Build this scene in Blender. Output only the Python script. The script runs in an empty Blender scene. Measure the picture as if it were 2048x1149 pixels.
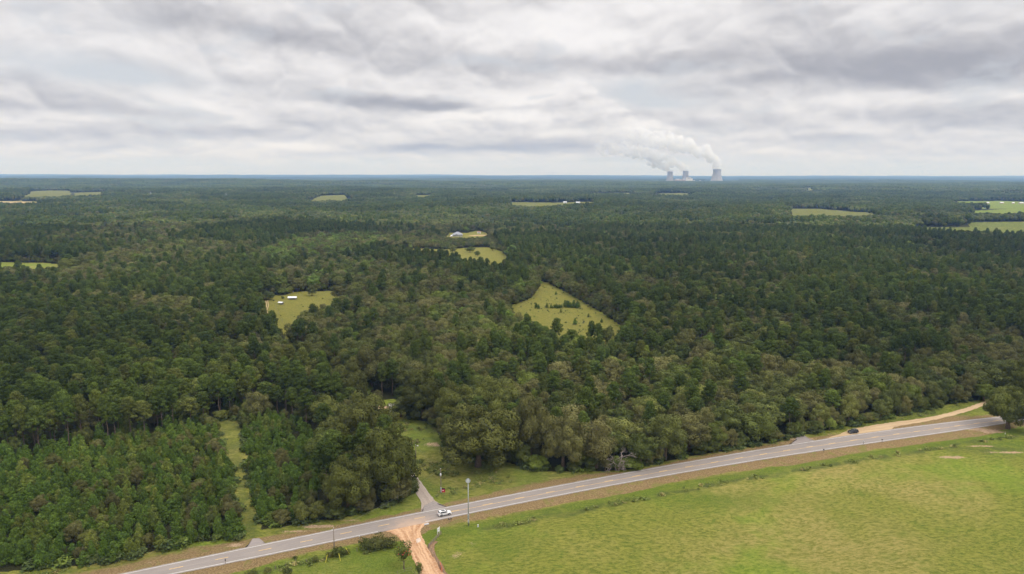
import bpy, bmesh, math, random
import numpy as np
from mathutils import Vector, Matrix
R = math.radians
PI = math.pi
random.seed(7)
rng = np.random.default_rng(11)
sc = bpy.context.scene
COL = sc.collection

# ------------------------------------------------------------------ camera
F, HC, HOR, ROLL = 1400.0, 115.0, 347.5, R(0.11)
PITCH = math.atan((574.5 - HOR) / F)
cam_d = bpy.data.cameras.new('camera')
cam = bpy.data.objects.new('camera', cam_d)
COL.objects.link(cam)
sc.camera = cam
cam_d.sensor_width = 36.0
cam_d.lens = 36.0 * F / 2048.0
cam_d.clip_start = 0.5
cam_d.clip_end = 200000.0
cam.location = (0, 0, HC)
cam.rotation_euler = (Matrix.Rotation(PI / 2 - PITCH, 3, 'X') @ Matrix.Rotation(ROLL, 3, 'Z')).to_euler()

# ------------------------------------------------------------------ render settings
vs = sc.view_settings
vs.view_transform = 'Standard'
vs.look = 'None'
vs.exposure = 0.0
vs.gamma = 1.0
cy = sc.cycles
cy.max_bounces = 7
cy.diffuse_bounces = 3
cy.glossy_bounces = 2
cy.transmission_bounces = 2
cy.transparent_max_bounces = 4
cy.volume_bounces = 5
cy.use_denoising = True
cy.caustics_reflective = False
cy.caustics_refractive = False

# ------------------------------------------------------------------ sun
SUN_EL, SUN_AZ = R(54), R(122)          # azimuth measured from the view direction towards the right
sl = bpy.data.lights.new('sun', 'SUN')
sl.energy = 1.5
sl.angle = R(14)
sl.color = (1.0, 0.95, 0.87)
sun = bpy.data.objects.new('sun', sl)
COL.objects.link(sun)
sdir = Vector((math.sin(SUN_AZ) * math.cos(SUN_EL), math.cos(SUN_AZ) * math.cos(SUN_EL), math.sin(SUN_EL)))
sun.rotation_euler = sdir.to_track_quat('Z', 'Y').to_euler()


def pix_dir(px, py):
    x = (px - 1024.0) / F
    y = -(py - 574.5) / F
    x, y = x * math.cos(ROLL) - y * math.sin(ROLL), x * math.sin(ROLL) + y * math.cos(ROLL)
    d = Vector((x, math.cos(PITCH) + math.sin(PITCH) * y, -math.sin(PITCH) + math.cos(PITCH) * y))
    return d


# ------------------------------------------------------------------ node helper
class NT:
    def __init__(self, tree):
        self.t = tree
        self.n = tree.nodes
        self.l = tree.links

    def new(self, typ, **kw):
        n = self.n.new(typ)
        for k, v in kw.items():
            setattr(n, k, v)
        return n

    def put(self, sock, v):
        if v is None:
            return
        if hasattr(v, 'is_output') or isinstance(v, bpy.types.NodeSocket):
            self.l.new(v, sock)
        else:
            sock.default_value = v

    def m(self, op, a, b=None, c=None, clamp=False):
        n = self.new('ShaderNodeMath', operation=op)
        n.use_clamp = clamp
        self.put(n.inputs[0], a)
        self.put(n.inputs[1], b)
        self.put(n.inputs[2], c)
        return n.outputs[0]

    def mix(self, f, a, b, bt='MIX'):
        n = self.new('ShaderNodeMix', data_type='RGBA', blend_type=bt)
        self.put(n.inputs[0], f)
        self.put(n.inputs[6], a if not isinstance(a, tuple) else (*a[:3], 1))
        self.put(n.inputs[7], b if not isinstance(b, tuple) else (*b[:3], 1))
        return n.outputs[2]

    def noise(self, vec, scale, detail=4, rough=0.55, dist=0.0):
        n = self.new('ShaderNodeTexNoise')
        self.put(n.inputs['Vector'], vec)
        n.inputs['Scale'].default_value = scale
        n.inputs['Detail'].default_value = detail
        n.inputs['Roughness'].default_value = rough
        n.inputs['Distortion'].default_value = dist
        return n.outputs[0]

    def ramp(self, v, lo, hi, a=0.0, b=1.0, smooth=True):
        n = self.new('ShaderNodeMapRange')
        n.interpolation_type = 'SMOOTHSTEP' if smooth else 'LINEAR'
        self.put(n.inputs[0], v)
        for i, x in enumerate((lo, hi, a, b)):
            self.put(n.inputs[i + 1], x)
        return n.outputs[0]

    def mapping(self, vec, loc=(0, 0, 0), rot=(0, 0, 0), scale=(1, 1, 1)):
        n = self.new('ShaderNodeMapping')
        self.put(n.inputs[0], vec)
        n.inputs[1].default_value = loc
        n.inputs[2].default_value = rot
        n.inputs[3].default_value = scale
        return n.outputs[0]

    def comb(self, x, y, z=0.0):
        n = self.new('ShaderNodeCombineXYZ')
        for i, v in enumerate((x, y, z)):
            self.put(n.inputs[i], v)
        return n.outputs[0]


# ------------------------------------------------------------------ world: clear sky low down, deck of stratocumulus over it
world = bpy.data.worlds.new('World')
sc.world = world
world.use_nodes = True
wt = NT(world.node_tree)
wt.n.clear()
tc = wt.new('ShaderNodeTexCoord')
sep = wt.new('ShaderNodeSeparateXYZ')
wt.put(sep.inputs[0], tc.outputs['Generated'])
dx, dy, dz = sep.outputs
nish = wt.new('ShaderNodeTexSky', sky_type='NISHITA')
nish.sun_disc = False
nish.sun_elevation = SUN_EL
nish.sun_rotation = SUN_AZ
nish.altitude = 150
az = wt.m('ARCTAN2', dx, dy)
el = wt.m('MAXIMUM', dz, 0.0)
lg = wt.m('LOGARITHM', wt.m('ADD', el, 0.05), math.e)
q = wt.comb(wt.m('MULTIPLY', az, 4.0), wt.m('MULTIPLY', lg, 1.7), 0.0)


def warp(vec, scale, amount, detail=4):
    wn = wt.new('ShaderNodeTexNoise')
    wt.put(wn.inputs['Vector'], vec)
    wn.inputs['Scale'].default_value = scale
    wn.inputs['Detail'].default_value = detail
    wsub = wt.new('ShaderNodeVectorMath', operation='SUBTRACT')
    wt.put(wsub.inputs[0], wn.outputs['Color'])
    wsub.inputs[1].default_value = (0.5, 0.5, 0.5)
    wsc = wt.new('ShaderNodeVectorMath', operation='SCALE')
    wt.put(wsc.inputs[0], wsub.outputs[0])
    wsc.inputs['Scale'].default_value = amount
    wadd = wt.new('ShaderNodeVectorMath', operation='ADD')
    wt.put(wadd.inputs[0], vec)
    wt.put(wadd.inputs[1], wsc.outputs[0])
    return wadd.outputs[0], wsc.outputs[0]


qw, off = warp(q, 1.6, 0.40, 5)


def billow(vec, scale, loc, detail=3):
    """rounded cloud heads: folded noise has round tops and sharp creases"""
    n = wt.noise(wt.mapping(vec, loc=loc), scale, detail, 0.5)
    return wt.m('ABSOLUTE', wt.m('SUBTRACT', n, 0.5))


L1 = (3.1, 1.7, 0)
n_big = wt.noise(wt.mapping(qw, loc=L1), 0.8, 5, 0.48)
n_up = wt.noise(wt.mapping(qw, loc=(L1[0] + 0.02, L1[1] + 0.20, 0)), 0.8, 5, 0.48)
q2 = wt.comb(wt.m('MULTIPLY', az, 7.0), wt.m('ADD', wt.m('MULTIPLY', el, 8.0), wt.m('MULTIPLY', lg, 1.1)), 0.0)
q2w, off2 = warp(q2, 0.9, 0.5, 2)
b1 = billow(q2w, 1.0, (5.3, 2.2, 0), 4)
b1u = billow(q2w, 1.0, (5.33, 2.34, 0), 4)
relief = wt.m('SUBTRACT', n_big, n_up)
relief2 = wt.m('SUBTRACT', b1, b1u)
n_det = wt.noise(wt.mapping(qw, loc=(7, 2, 0)), 2.0, 5, 0.55)
wsep = wt.new('ShaderNodeSeparateXYZ')
wt.put(wsep.inputs[0], off)
azw = wt.m('ADD', az, wt.m('MULTIPLY', wsep.outputs[0], 0.24))
elw = wt.m('ADD', el, wt.m('MULTIPLY', wsep.outputs[1], wt.m('MULTIPLY', wt.m('ADD', el, 0.04), 0.8)))


def blob(px, py, sx, sy, amp, tilt=0.0):
    d = pix_dir(px, py).normalized()
    a0, e0 = math.atan2(d.x, d.y), d.z
    da = wt.m('SUBTRACT', azw, a0)
    de = wt.m('SUBTRACT', elw, e0)
    if tilt:
        de = wt.m('ADD', de, wt.m('MULTIPLY', da, tilt))
    da = wt.m('MULTIPLY', da, F / sx)
    de = wt.m('MULTIPLY', de, F / sy)
    g = wt.m('EXPONENT', wt.m('MULTIPLY', wt.m('MULTIPLY_ADD', da, da, wt.m('MULTIPLY', de, de)), -1.0))
    return wt.m('MULTIPLY', g, amp)


def total(items):
    s = items[0]
    for i in items[1:]:
        s = wt.m('ADD', s, i)
    return s


# the large features of this sky, by direction: dark bases, bright heads, pale blue gaps
shade = total([
    blob(1860, 118, 210, 56, -0.20), blob(1760, 150, 300, 24, -0.07), blob(830, 213, 200, 12, -0.20, 0.03), blob(660, 190, 160, 22, -0.07, 0.12),
    blob(430, 35, 190, 26, -0.10, 0.12), blob(600, 78, 260, 24, -0.10, 0.10), blob(1020, 128, 420, 24, -0.09), blob(1400, 128, 240, 26, -0.09),
    blob(350, 262, 150, 13, -0.14), blob(600, 250, 160, 10, -0.07), blob(1010, 297, 240, 10, -0.22), blob(1100, 283, 130, 8, -0.10), blob(620, 295, 60, 7, 0.12), blob(960, 240, 110, 9, 0.10), blob(830, 290, 60, 9, -0.10),
    blob(110, 190, 240, 24, -0.08, 0.06), blob(1960, 235, 190, 24, -0.10), blob(60, 280, 160, 13, -0.10), blob(1480, 245, 240, 16, -0.08), blob(1600, 275, 260, 9, -0.08),
    blob(300, 238, 200, 9, 0.08), blob(840, 182, 200, 10, 0.08), blob(1850, 190, 200, 12, 0.08), blob(80, 252, 150, 8, 0.07), blob(1135, 180, 36, 18, 0.10), blob(1060, 205, 60, 14, 0.08), blob(1200, 215, 60, 12, 0.07), blob(1300, 250, 60, 10, 0.06),
    blob(1340, 158, 130, 12, 0.12), blob(410, 210, 90, 14, 0.12, 0.2), blob(1000, 62, 260, 24, 0.07), blob(1280, 52, 240, 22, 0.05), blob(1000, 238, 110, 10, 0.12), blob(180, 90, 120, 22, 0.06),
])
gap = total([
    blob(1245, 178, 85, 22, 1.1), blob(1330, 205, 90, 14, 0.8), blob(150, 130, 220, 26, 0.8, 0.1), blob(250, 30, 120, 30, 0.35),
    blob(985, 122, 80, 10, 0.9), blob(1940, 8, 90, 22, 0.6), blob(330, 165, 130, 20, 0.6), blob(1010, 322, 300, 7, 0.6), blob(1250, 322, 200, 8, 0.7),
])
# the towering cumulus that the steam runs into: crisp edged heads
head = total([
    blob(1138, 186, 40, 24, 1.0), blob(1085, 214, 80, 22, 1.0), blob(990, 236, 130, 18, 0.8), blob(1170, 232, 90, 26, 1.0), blob(1285, 262, 70, 20, 1.0), blob(1225, 262, 120, 22, 0.9), blob(1370, 290, 70, 13, 0.8),
])
hn = wt.m('ADD', head, wt.m('ADD', wt.m('MULTIPLY', wt.m('SUBTRACT', n_det, 0.5), 1.3), wt.m('MULTIPLY', b1, -1.0)))
n_f = wt.noise(q2w, 2.6, 5, 0.6)
hn = wt.m('ADD', hn, wt.m('MULTIPLY', wt.m('SUBTRACT', n_f, 0.5), 1.5))
hmask = wt.m('MULTIPLY', wt.ramp(hn, 0.28, 0.62), wt.ramp(wt.m('SUBTRACT', el, wt.m('MULTIPLY', wt.m('SUBTRACT', n_f, 0.5), 0.02)), 0.045, 0.075, 0.0, 1.0))
val = wt.m('ADD', 0.77, wt.m('MULTIPLY', shade, 1.15))
rl = wt.m('ADD', wt.m('MULTIPLY', relief, wt.ramp(el, 0.0, 0.06, 0.15, 0.34)), wt.m('MULTIPLY', relief2, wt.ramp(el, 0.0, 0.06, 0.45, 0.80)))
val = wt.m('ADD', val, rl)
val = wt.m('ADD', val, wt.m('MULTIPLY', wt.m('SUBTRACT', n_big, 0.5), 0.30))
hval = wt.m('ADD', wt.m('ADD', wt.m('ADD', 0.80, wt.m('MULTIPLY', wt.m('SUBTRACT', n_f, 0.5), 0.25)), wt.m('MULTIPLY', shade, 0.8)), wt.m('ADD', wt.m('MULTIPLY', rl, 1.3), wt.m('MULTIPLY', wt.m('SUBTRACT', 0.75, hn), 0.06)))
fv = wt.new('ShaderNodeMix')
wt.put(fv.inputs[0], hmask)
wt.put(fv.inputs[2], val)
wt.put(fv.inputs[3], hval)
val2 = wt.m('ADD', fv.outputs[0], wt.m('MULTIPLY', wt.m('SUBTRACT', n_f, 0.5), wt.ramp(el, 0.0, 0.1, 0.10, 0.14)))
bright = wt.ramp(val2, 0.42, 0.98, 0.0, 1.0)
cloud = wt.mix(bright, (0.385, 0.378, 0.402), (0.94, 0.92, 0.925))
# overcast luminance grows towards the zenith, above the part the camera sees
zen = wt.ramp(el, 0.27, 0.85, 1.0, 2.6)
zsc = wt.new('ShaderNodeVectorMath', operation='SCALE')
wt.put(zsc.inputs[0], cloud)
wt.put(zsc.inputs['Scale'], zen)
clear = wt.mix(1.0, nish.outputs[0], (0.10, 0.10, 0.10), 'MULTIPLY')
clear = wt.mix(0.88, clear, (0.67, 0.685, 0.72))
low = wt.ramp(el, 0.006, 0.030, 0.85, 0.0)
cover = wt.m('SUBTRACT', 1.0, wt.m('MULTIPLY', gap, wt.ramp(n_big, 0.42, 0.60, 1.2, 0.3)), clamp=True)
cover = wt.m('MAXIMUM', wt.m('MULTIPLY', cover, wt.ramp(n_det, 0.33, 0.45, 0.55, 1.0)), hmask)
cover = wt.m('MULTIPLY', cover, wt.m('SUBTRACT', 1.0, wt.m('MULTIPLY', low, wt.ramp(n_det, 0.42, 0.6, 0.85, 0.2))))
skyc = wt.mix(cover, clear, zsc.outputs[0])
skyc = wt.mix(wt.ramp(el, 0.0, 0.020, 0.7, 0.0), skyc, (0.62, 0.635, 0.665))
bg = wt.new('ShaderNodeBackground')
wt.put(bg.inputs[0], skyc)
bg.inputs[1].default_value = 1.0
wo = wt.new('ShaderNodeOutputWorld')
wt.l.new(bg.outputs[0], wo.inputs[0])
world.cycles.sampling_method = 'MANUAL'
world.cycles.sample_map_resolution = 512

# ------------------------------------------------------------------ terrain height
def sstep(a, b, x):
    t = np.clip((x - a) / (b - a), 0, 1)
    return t * t * (3 - 2 * t)


def height(x, y):
    x = np.asarray(x, float)
    y = np.asarray(y, float)
    r = np.hypot(x, y)
    a = sstep(650, 1500, r)
    h = a * (3.5 * np.sin(x / 310 + y / 420 + 1.0) + 3.0 * np.sin(x / 190 - y / 350 + 2.2))
    b = sstep(1500, 4000, r)
    h = h + b * (7 * np.sin(x / 900 + y / 1300 + 0.5) + 5 * np.sin(y / 640 - x / 1500 + 1.1))
    # wooded ridge across the left half, hiding what lies behind it
    h = h + 34 * np.exp(-((y - 6800 - 0.10 * x) / 900) ** 2) * sstep(2500, -1200, x)
    h = h - 16 * np.exp(-((y - 9500) / 1500) ** 2) * sstep(500, -1500, x)
    h = h + 16 * np.exp(-((y - 6200 - 0.2 * x) / 700) ** 2) * sstep(2600, 4200, x)
    pl = np.exp(-(((x - 2700) / 1500) ** 2 + ((y - 9800) / 1400) ** 2) ** 2)
    h = h * (1 - pl)
    c = sstep(11000, 17000, r)
    h = h + c * (12 + 26 * sstep(17000, 28000, r) + 14 * np.sin(x / 3900 + y / 2600) * np.sin(y / 3100 + 1.0) + 8 * np.sin(x / 1500 - y / 4100) + 5 * np.sin(x / 640 + y / 5000))
    return h


def at(px, py, z=0.0):
    """pixel of the 2048-wide photograph -> point on the terrain (plus z)"""
    d = pix_dir(px, py)
    zz = 0.0
    for _ in range(8):
        t = (zz + z - HC) / d.z
        zz = float(height(d.x * t, d.y * t))
    return Vector((d.x * t, d.y * t, zz + z))


def up(px, py, top):
    """height of something whose foot is at (px,py) and whose top shows at row top"""
    p = at(px, py)
    d = pix_dir(px, top)
    t = p.y / d.y
    return HC + d.z * t - p.z


def poly(*pts):
    """polygon of ground points from pixels; a third number is the height of the crowns that hide the edge"""
    return np.array([tuple(at(*p)[:2]) if len(p) < 3 else tuple((at(p[0], p[1], p[2]))[:2]) for p in pts])


def inside(P, x, y):
    x = np.asarray(x, float)
    y = np.asarray(y, float)
    c = np.zeros(x.shape, bool)
    n = len(P)
    mn, mx = P.min(0), P.max(0)
    bb = (x >= mn[0]) & (x <= mx[0]) & (y >= mn[1]) & (y <= mx[1])
    if not bb.any():
        return c
    xs, ys = x[bb], y[bb]
    cc = np.zeros(xs.shape, bool)
    for i in range(n):
        x1, y1 = P[i]
        x2, y2 = P[(i + 1) % n]
        if y1 == y2:
            continue
        k = ((y1 > ys) != (y2 > ys)) & (xs < (x2 - x1) * (ys - y1) / (y2 - y1) + x1)
        cc ^= k
    c[bb] = cc
    return c


def segdist(P, x, y):
    best = np.full(np.shape(x), 1e9)
    for a, b in zip(P[:-1], P[1:]):
        ab = b - a
        s = np.clip(((x - a[0]) * ab[0] + (y - a[1]) * ab[1]) / max(1e-9, ab @ ab), 0, 1)
        best = np.minimum(best, np.hypot(x - a[0] - s * ab[0], y - a[1] - s * ab[1]))
    return best


def vnoise(x, y, s, seed=0):
    x = np.asarray(x, float) / s + seed * 17.13
    y = np.asarray(y, float) / s - seed * 9.71
    xi, yi = np.floor(x), np.floor(y)
    fx, fy = x - xi, y - yi
    fx, fy = fx * fx * (3 - 2 * fx), fy * fy * (3 - 2 * fy)

    def h(a, b):
        v = np.sin(a * 127.1 + b * 311.7 + seed * 74.7) * 43758.5453
        return v - np.floor(v)
    return (h(xi, yi) * (1 - fx) + h(xi + 1, yi) * fx) * (1 - fy) + (h(xi, yi + 1) * (1 - fx) + h(xi + 1, yi + 1) * fx) * fy


def fbm(x, y, s, seed=0, o=4):
    v, a, t = 0, 1.0, 0
    for i in range(o):
        v = v + a * vnoise(x, y, s / 2 ** i, seed + i)
        t += a
        a *= 0.5
    return v / t


# ------------------------------------------------------------------ road line (both painted edges read off the photograph)
_T = poly((400, 1116.6), (540, 1087), (680, 1057.7), (837, 1027), (962.5, 1003), (1080, 980), (1200, 954.7), (1300, 938), (1506, 904), (1717.6, 869), (1989, 835.8))
_L = poly((400, 1138), (540, 1108), (680, 1079), (764, 1062.5), (844, 1046), (937, 1028.5), (1080, 998.5), (1161.5, 981.5), (1300, 957), (1643, 900.8), (1995, 849))
pT = np.polyfit(_T[:, 0], _T[:, 1], 4)
pL = np.polyfit(_L[:, 0], _L[:, 1], 4)
XR0, XR1 = _T[0, 0], _T[-1, 0]


def _ext(p, x):
    x = np.asarray(x, float)
    xc = np.clip(x, XR0, XR1)
    d = np.polyder(p)
    s0, s1 = np.polyval(d, XR0), np.polyval(d, XR1)
    return np.polyval(p, xc) + np.where(x < XR0, (x - XR0) * s0, 0) + np.where(x > XR1, (x - XR1) * s1, 0)


def yT(x): return _ext(pT, x)
def yL(x): return _ext(pL, x)


# ------------------------------------------------------------------ ground cover polygons
far_left = at(-400, 1149)
OPEN_ROAD = np.vstack([
    poly((173, 1137), (275, 1119), (375, 1093), (440, 1086), (488, 1079), (518, 1066), (578, 1058), (624, 1046), (680, 1044), (773, 1018), (815, 1000),
         (832, 985)),
    # left side of the lawn beside the drive
    poly((822, 975), (800, 938), (770, 900), (740, 868), (722, 840), (712, 822), (735, 812), (790, 838), (850, 846), (882, 862), (888, 900), (905, 912), (940, 920), (1000, 926), (1040, 938), (1070, 946),
         (1100, 948), (1180, 946), (1262, 944), (1378, 917), (1506, 896), (1593, 877), (1684, 859), (1780, 841), (1904, 812), (1974, 801), (2060, 790), (2300, 770)),
    np.array([(900, 300), (900, -250), (-900, -250), (-900, 60)])])
GRASS_PATH = poly((435, 846), (462, 838), (482, 858), (483, 890), (489, 960), (503, 1020), (514, 1070), (490, 1084), (482, 1020), (466, 940), (442, 880))
FIELD_FARM = poly((522, 606), (545, 592), (600, 584), (664, 583), (684, 587), (692, 596), (676, 603, 12), (650, 604, 14), (605, 614, 16), (578, 632, 15), (580, 672, 10), (582, 700, 12), (570, 700, 12), (562, 660, 8), (540, 634, 8), (524, 615, 5))
FIELD_TRI = poly((1078, 562), (1092, 566), (1135, 588), (1200, 626), (1244, 657), (1252, 664), (1228, 658, 17), (1170, 656, 17), (1110, 650, 17), (1062, 626, 17), (1024, 620, 12), (1020, 612), (1040, 606), (1066, 596), (1080, 575))
FIELD_NORTH = poly((935, 496), (978, 495), (1004, 504), (1020, 524), (1000, 521, 21), (940, 511, 21), (870, 503, 15), (780, 500, 12), (770, 497), (850, 498), (900, 499))
YARD_HOUSE = poly((893, 474), (900, 466), (935, 466), (958, 461), (972, 466), (980, 476), (965, 484), (930, 486), (895, 484), (884, 478))
F_E1 = poly((1585, 418), (1640, 418), (1700, 424), (1745, 426), (1745, 429, 16), (1640, 431, 17), (1575, 429, 16))
F_E2 = poly((1935, 446), (2120, 443), (2200, 446), (2200, 461, 18), (2048, 460, 18), (1930, 458, 18), (1840, 457, 16), (1850, 455), (1940, 455))
F_E3 = poly((1950, 422), (2048, 416), (2200, 413), (2200, 428, 17), (2048, 427, 17), (1940, 425, 16))
F_E4 = poly((1915, 403), (2000, 402), (2048, 404), (2200, 404), (2200, 409, 16), (2048, 409, 16), (1960, 409, 16), (1915, 407, 16))
F_W1 = poly((-120, 402), (0, 402), (60, 403), (90, 405), (70, 408, 16), (0, 409, 16), (-120, 409, 16))
F_W2 = poly((60, 385), (100, 381), (140, 383), (140, 388, 16), (90, 391, 16), (40, 392, 16))
F_W3 = poly((640, 392), (692, 390), (692, 398, 16), (640, 401, 16), (612, 402, 16))
F_C1 = poly((1022, 405), (1110, 406), (1180, 404), (1190, 408, 16), (1110, 411, 16), (1022, 411, 16))
F_C2 = poly((1320, 387), (1375, 387), (1385, 391, 16), (1300, 391, 16))
F_C3 = poly((1610, 376), (1622, 376), (1624, 382, 15), (1610, 382, 15))
F_W4 = poly((150, 386), (212, 384), (205, 390, 16), (150, 391, 16))
F_W5 = poly((0, 525), (60, 526), (120, 528), (115, 530, 16), (0, 530, 16), (-90, 530, 16), (-90, 524))
F_C4 = poly((830, 391), (866, 390), (864, 395, 15), (832, 396, 15))
F_C5 = poly((1180, 386), (1260, 386), (1262, 389, 16), (1180, 389, 16))
F_E5 = poly((2000, 384), (2100, 384), (2100, 389, 16), (2000, 389, 16))
HOME_YARD = poly((732, 806), (800, 800), (828, 812), (812, 842), (745, 836))
PLANT_SITE = poly((1300, 361), (1478, 361), (1480, 365.2), (1298, 365.2))
LANE_L = poly((574, 690, 6), (596, 706, 6), (640, 728, 6), (684, 756, 6), (712, 784, 6), (726, 808, 4))
LANE_R = poly((740, 806, 4), (728, 780, 6), (700, 750, 6), (652, 720, 6), (606, 698, 6), (586, 686, 6))
LANE = np.vstack([LANE_L, LANE_R])
ALL_OPEN = [LANE, OPEN_ROAD, GRASS_PATH, FIELD_FARM, FIELD_TRI, FIELD_NORTH, YARD_HOUSE, F_E1, F_E2, F_E3, F_E4, F_W1, F_W2, F_W3, F_C1, F_C2, F_C3, F_W4, F_W5, F_C4, F_C5, F_E5, HOME_YARD, PLANT_SITE]


def is_open(x, y):
    o = np.zeros(np.shape(x), bool)
    for P in ALL_OPEN:
        o |= inside(P, x, y)
    return o


DRIVE = poly((712, 812), (722, 838), (760, 878), (800, 925), (829, 962), (856, 1004), (868, 1022))
DRIVE_W = [1.6, 1.6, 1.7, 1.7, 1.7, 2.3, 5.0]
DIRT_ROAD = poly((818, 1058), (812, 1075), (832, 1105), (858, 1149), (880, 1190), (900, 1240))
TRACK_E = poly((1690, 873), (1725, 862), (1790, 849), (1860, 838), (1920, 824), (1975, 805), (2010, 790))

# ------------------------------------------------------------------ mesh helpers
def mesh_from(name, verts, faces, mats=(), smooth=False):
    me = bpy.data.meshes.new(name)
    verts = np.asarray(verts, np.float32)
    if isinstance(faces, np.ndarray):
        nf, k = faces.shape
        me.vertices.add(len(verts))
        me.vertices.foreach_set('co', verts.ravel())
        me.loops.add(nf * k)
        me.loops.foreach_set('vertex_index', faces.ravel().astype(np.int32))
        me.polygons.add(nf)
        me.polygons.foreach_set('loop_start', (np.arange(nf) * k).astype(np.int32))
        me.polygons.foreach_set('loop_total', np.full(nf, k, np.int32))
        me.update(calc_edges=True)
    else:
        me.from_pydata([tuple(map(float, v)) for v in verts], [], faces)
        me.update()
    for m in mats:
        me.materials.append(m)
    if smooth:
        me.polygons.foreach_set('use_smooth', np.ones(len(me.polygons), bool))
    return me


def link(name, me, parent=None, loc=None):
    o = bpy.data.objects.new(name, me)
    COL.objects.link(o)
    if parent is not None:
        o.parent = parent
    if loc is not None:
        o.location = loc
    return o


def tag(o, label=None, cat=None, group=None, kind=None):
    if label: o['label'] = label
    if cat: o['category'] = cat
    if group: o['group'] = group
    if kind: o['kind'] = kind
    return o


def empty(name, loc, label, cat, rz=0.0, group=None):
    o = bpy.data.objects.new(name, None)
    o.empty_display_size = 0.5
    COL.objects.link(o)
    o.location = loc
    o.rotation_euler = (0, 0, rz)
    return tag(o, label, cat, group)


class MB:
    """collects simple solids into one mesh"""
    def __init__(self):
        self.v, self.f = [], []

    def add(self, vs, fs):
        o = len(self.v)
        self.v += [tuple(v) for v in vs]
        self.f += [tuple(i + o for i in f) for f in fs]
        return self

    def box(self, c, s, rz=0.0, taper=1.0):
        cx, cy_, cz = c
        hx, hy, hz = s[0] / 2, s[1] / 2, s[2] / 2
        vs = []
        for z, k in ((-hz, 1.0), (hz, taper)):
            for x, y in ((-hx, -hy), (hx, -hy), (hx, hy), (-hx, hy)):
                x *= k
                y *= k
                vs.append((cx + x * math.cos(rz) - y * math.sin(rz), cy_ + x * math.sin(rz) + y * math.cos(rz), cz + z))
        return self.add(vs, [(0, 3, 2, 1), (4, 5, 6, 7), (0, 1, 5, 4), (1, 2, 6, 5), (2, 3, 7, 6), (3, 0, 4, 7)])

    def tube(self, pts, rad, n=8, cap=True):
        pts = [Vector(p) for p in pts]
        if not isinstance(rad, (list, tuple)):
            rad = [rad] * len(pts)
        rings = []
        for i, p in enumerate(pts):
            d = (pts[min(i + 1, len(pts) - 1)] - pts[max(i - 1, 0)])
            d = d.normalized() if d.length > 1e-9 else Vector((0, 0, 1))
            a = d.orthogonal().normalized() if abs(d.z) < 0.95 else Vector((1, 0, 0)).cross(d).normalized()
            b = d.cross(a).normalized()
            rings.append([p + (a * math.cos(2 * PI * k / n) + b * math.sin(2 * PI * k / n)) * rad[i] for k in range(n)])
        # keep rings from twisting
        for i in range(1, len(rings)):
            best = min(range(n), key=lambda s: sum((rings[i][(k + s) % n] - pts[i] - (rings[i - 1][k] - pts[i - 1])).length_squared for k in range(0, n, 2)))
            rings[i] = [rings[i][(k + best) % n] for k in range(n)]
        vs = [v for r in rings for v in r]
        fs = [(i * n + k, i * n + (k + 1) % n, (i + 1) * n + (k + 1) % n, (i + 1) * n + k) for i in range(len(rings) - 1) for k in range(n)]
        if cap:
            fs += [tuple(range(n - 1, -1, -1)), tuple((len(rings) - 1) * n + k for k in range(n))]
        return self.add(vs, fs)

    def lathe(self, prof, n=24, c=(0, 0, 0), cap=(True, True)):
        vs = [(c[0] + r * math.cos(2 * PI * k / n), c[1] + r * math.sin(2 * PI * k / n), c[2] + z) for r, z in prof for k in range(n)]
        m = len(prof)
        fs = [(i * n + k, i * n + (k + 1) % n, (i + 1) * n + (k + 1) % n, (i + 1) * n + k) for i in range(m - 1) for k in range(n)]
        if cap[0]: fs.append(tuple(range(n - 1, -1, -1)))
        if cap[1]: fs.append(tuple((m - 1) * n + k for k in range(n)))
        return self.add(vs, fs)

    def prism(self, outline, y0, y1, axis='y'):
        n = len(outline)
        vs = [(x, y0, z) for x, z in outline] + [(x, y1, z) for x, z in outline]
        fs = [tuple(range(n)), tuple(range(2 * n - 1, n - 1, -1))] + [(i, i + n, (i + 1) % n + n, (i + 1) % n) for i in range(n)]
        return self.add(vs, fs)

    def build(self, name, mat, parent=None, smooth=False, bevel=0.0, loc=None):
        me = mesh_from(name, self.v, self.f, [mat], smooth)
        bm = bmesh.new()
        bm.from_mesh(me)
        bmesh.ops.recalc_face_normals(bm, faces=bm.faces)
        bm.to_mesh(me)
        bm.free()
        o = link(name, me, parent, loc)
        if bevel:
            b = o.modifiers.new('bevel', 'BEVEL')
            b.width = bevel
            b.segments = 2
            b.limit_method = 'ANGLE'
            b.angle_limit = R(35)
        return o


# ------------------------------------------------------------------ materials
def mat(name, col, rough=0.7, metal=0.0, var=0.15, scale=1.5, coord='Object', spec=0.4, coat=0.0, bump=0.0, emis=None):
    m = bpy.data.materials.new(name)
    m.use_nodes = True
    t = NT(m.node_tree)
    p = t.n['Principled BSDF']
    tcn = t.new('ShaderNodeTexCoord')
    nz = t.noise(tcn.outputs[coord], scale, 5, 0.6)
    c2 = tuple(min(1, c * (1 + var)) for c in col)
    c1 = tuple(c * (1 - var) for c in col)
    t.put(p.inputs['Base Color'], t.mix(t.ramp(nz, 0.3, 0.7), c1, c2))
    p.inputs['Roughness'].default_value = rough
    p.inputs['Metallic'].default_value = metal
    p.inputs['Specular IOR Level'].default_value = spec
    p.inputs['Coat Weight'].default_value = coat
    if bump:
        b = t.new('ShaderNodeBump')
        b.inputs['Strength'].default_value = bump
        t.put(b.inputs['Height'], nz)
        t.put(p.inputs['Normal'], b.outputs[0])
    return m


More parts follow.
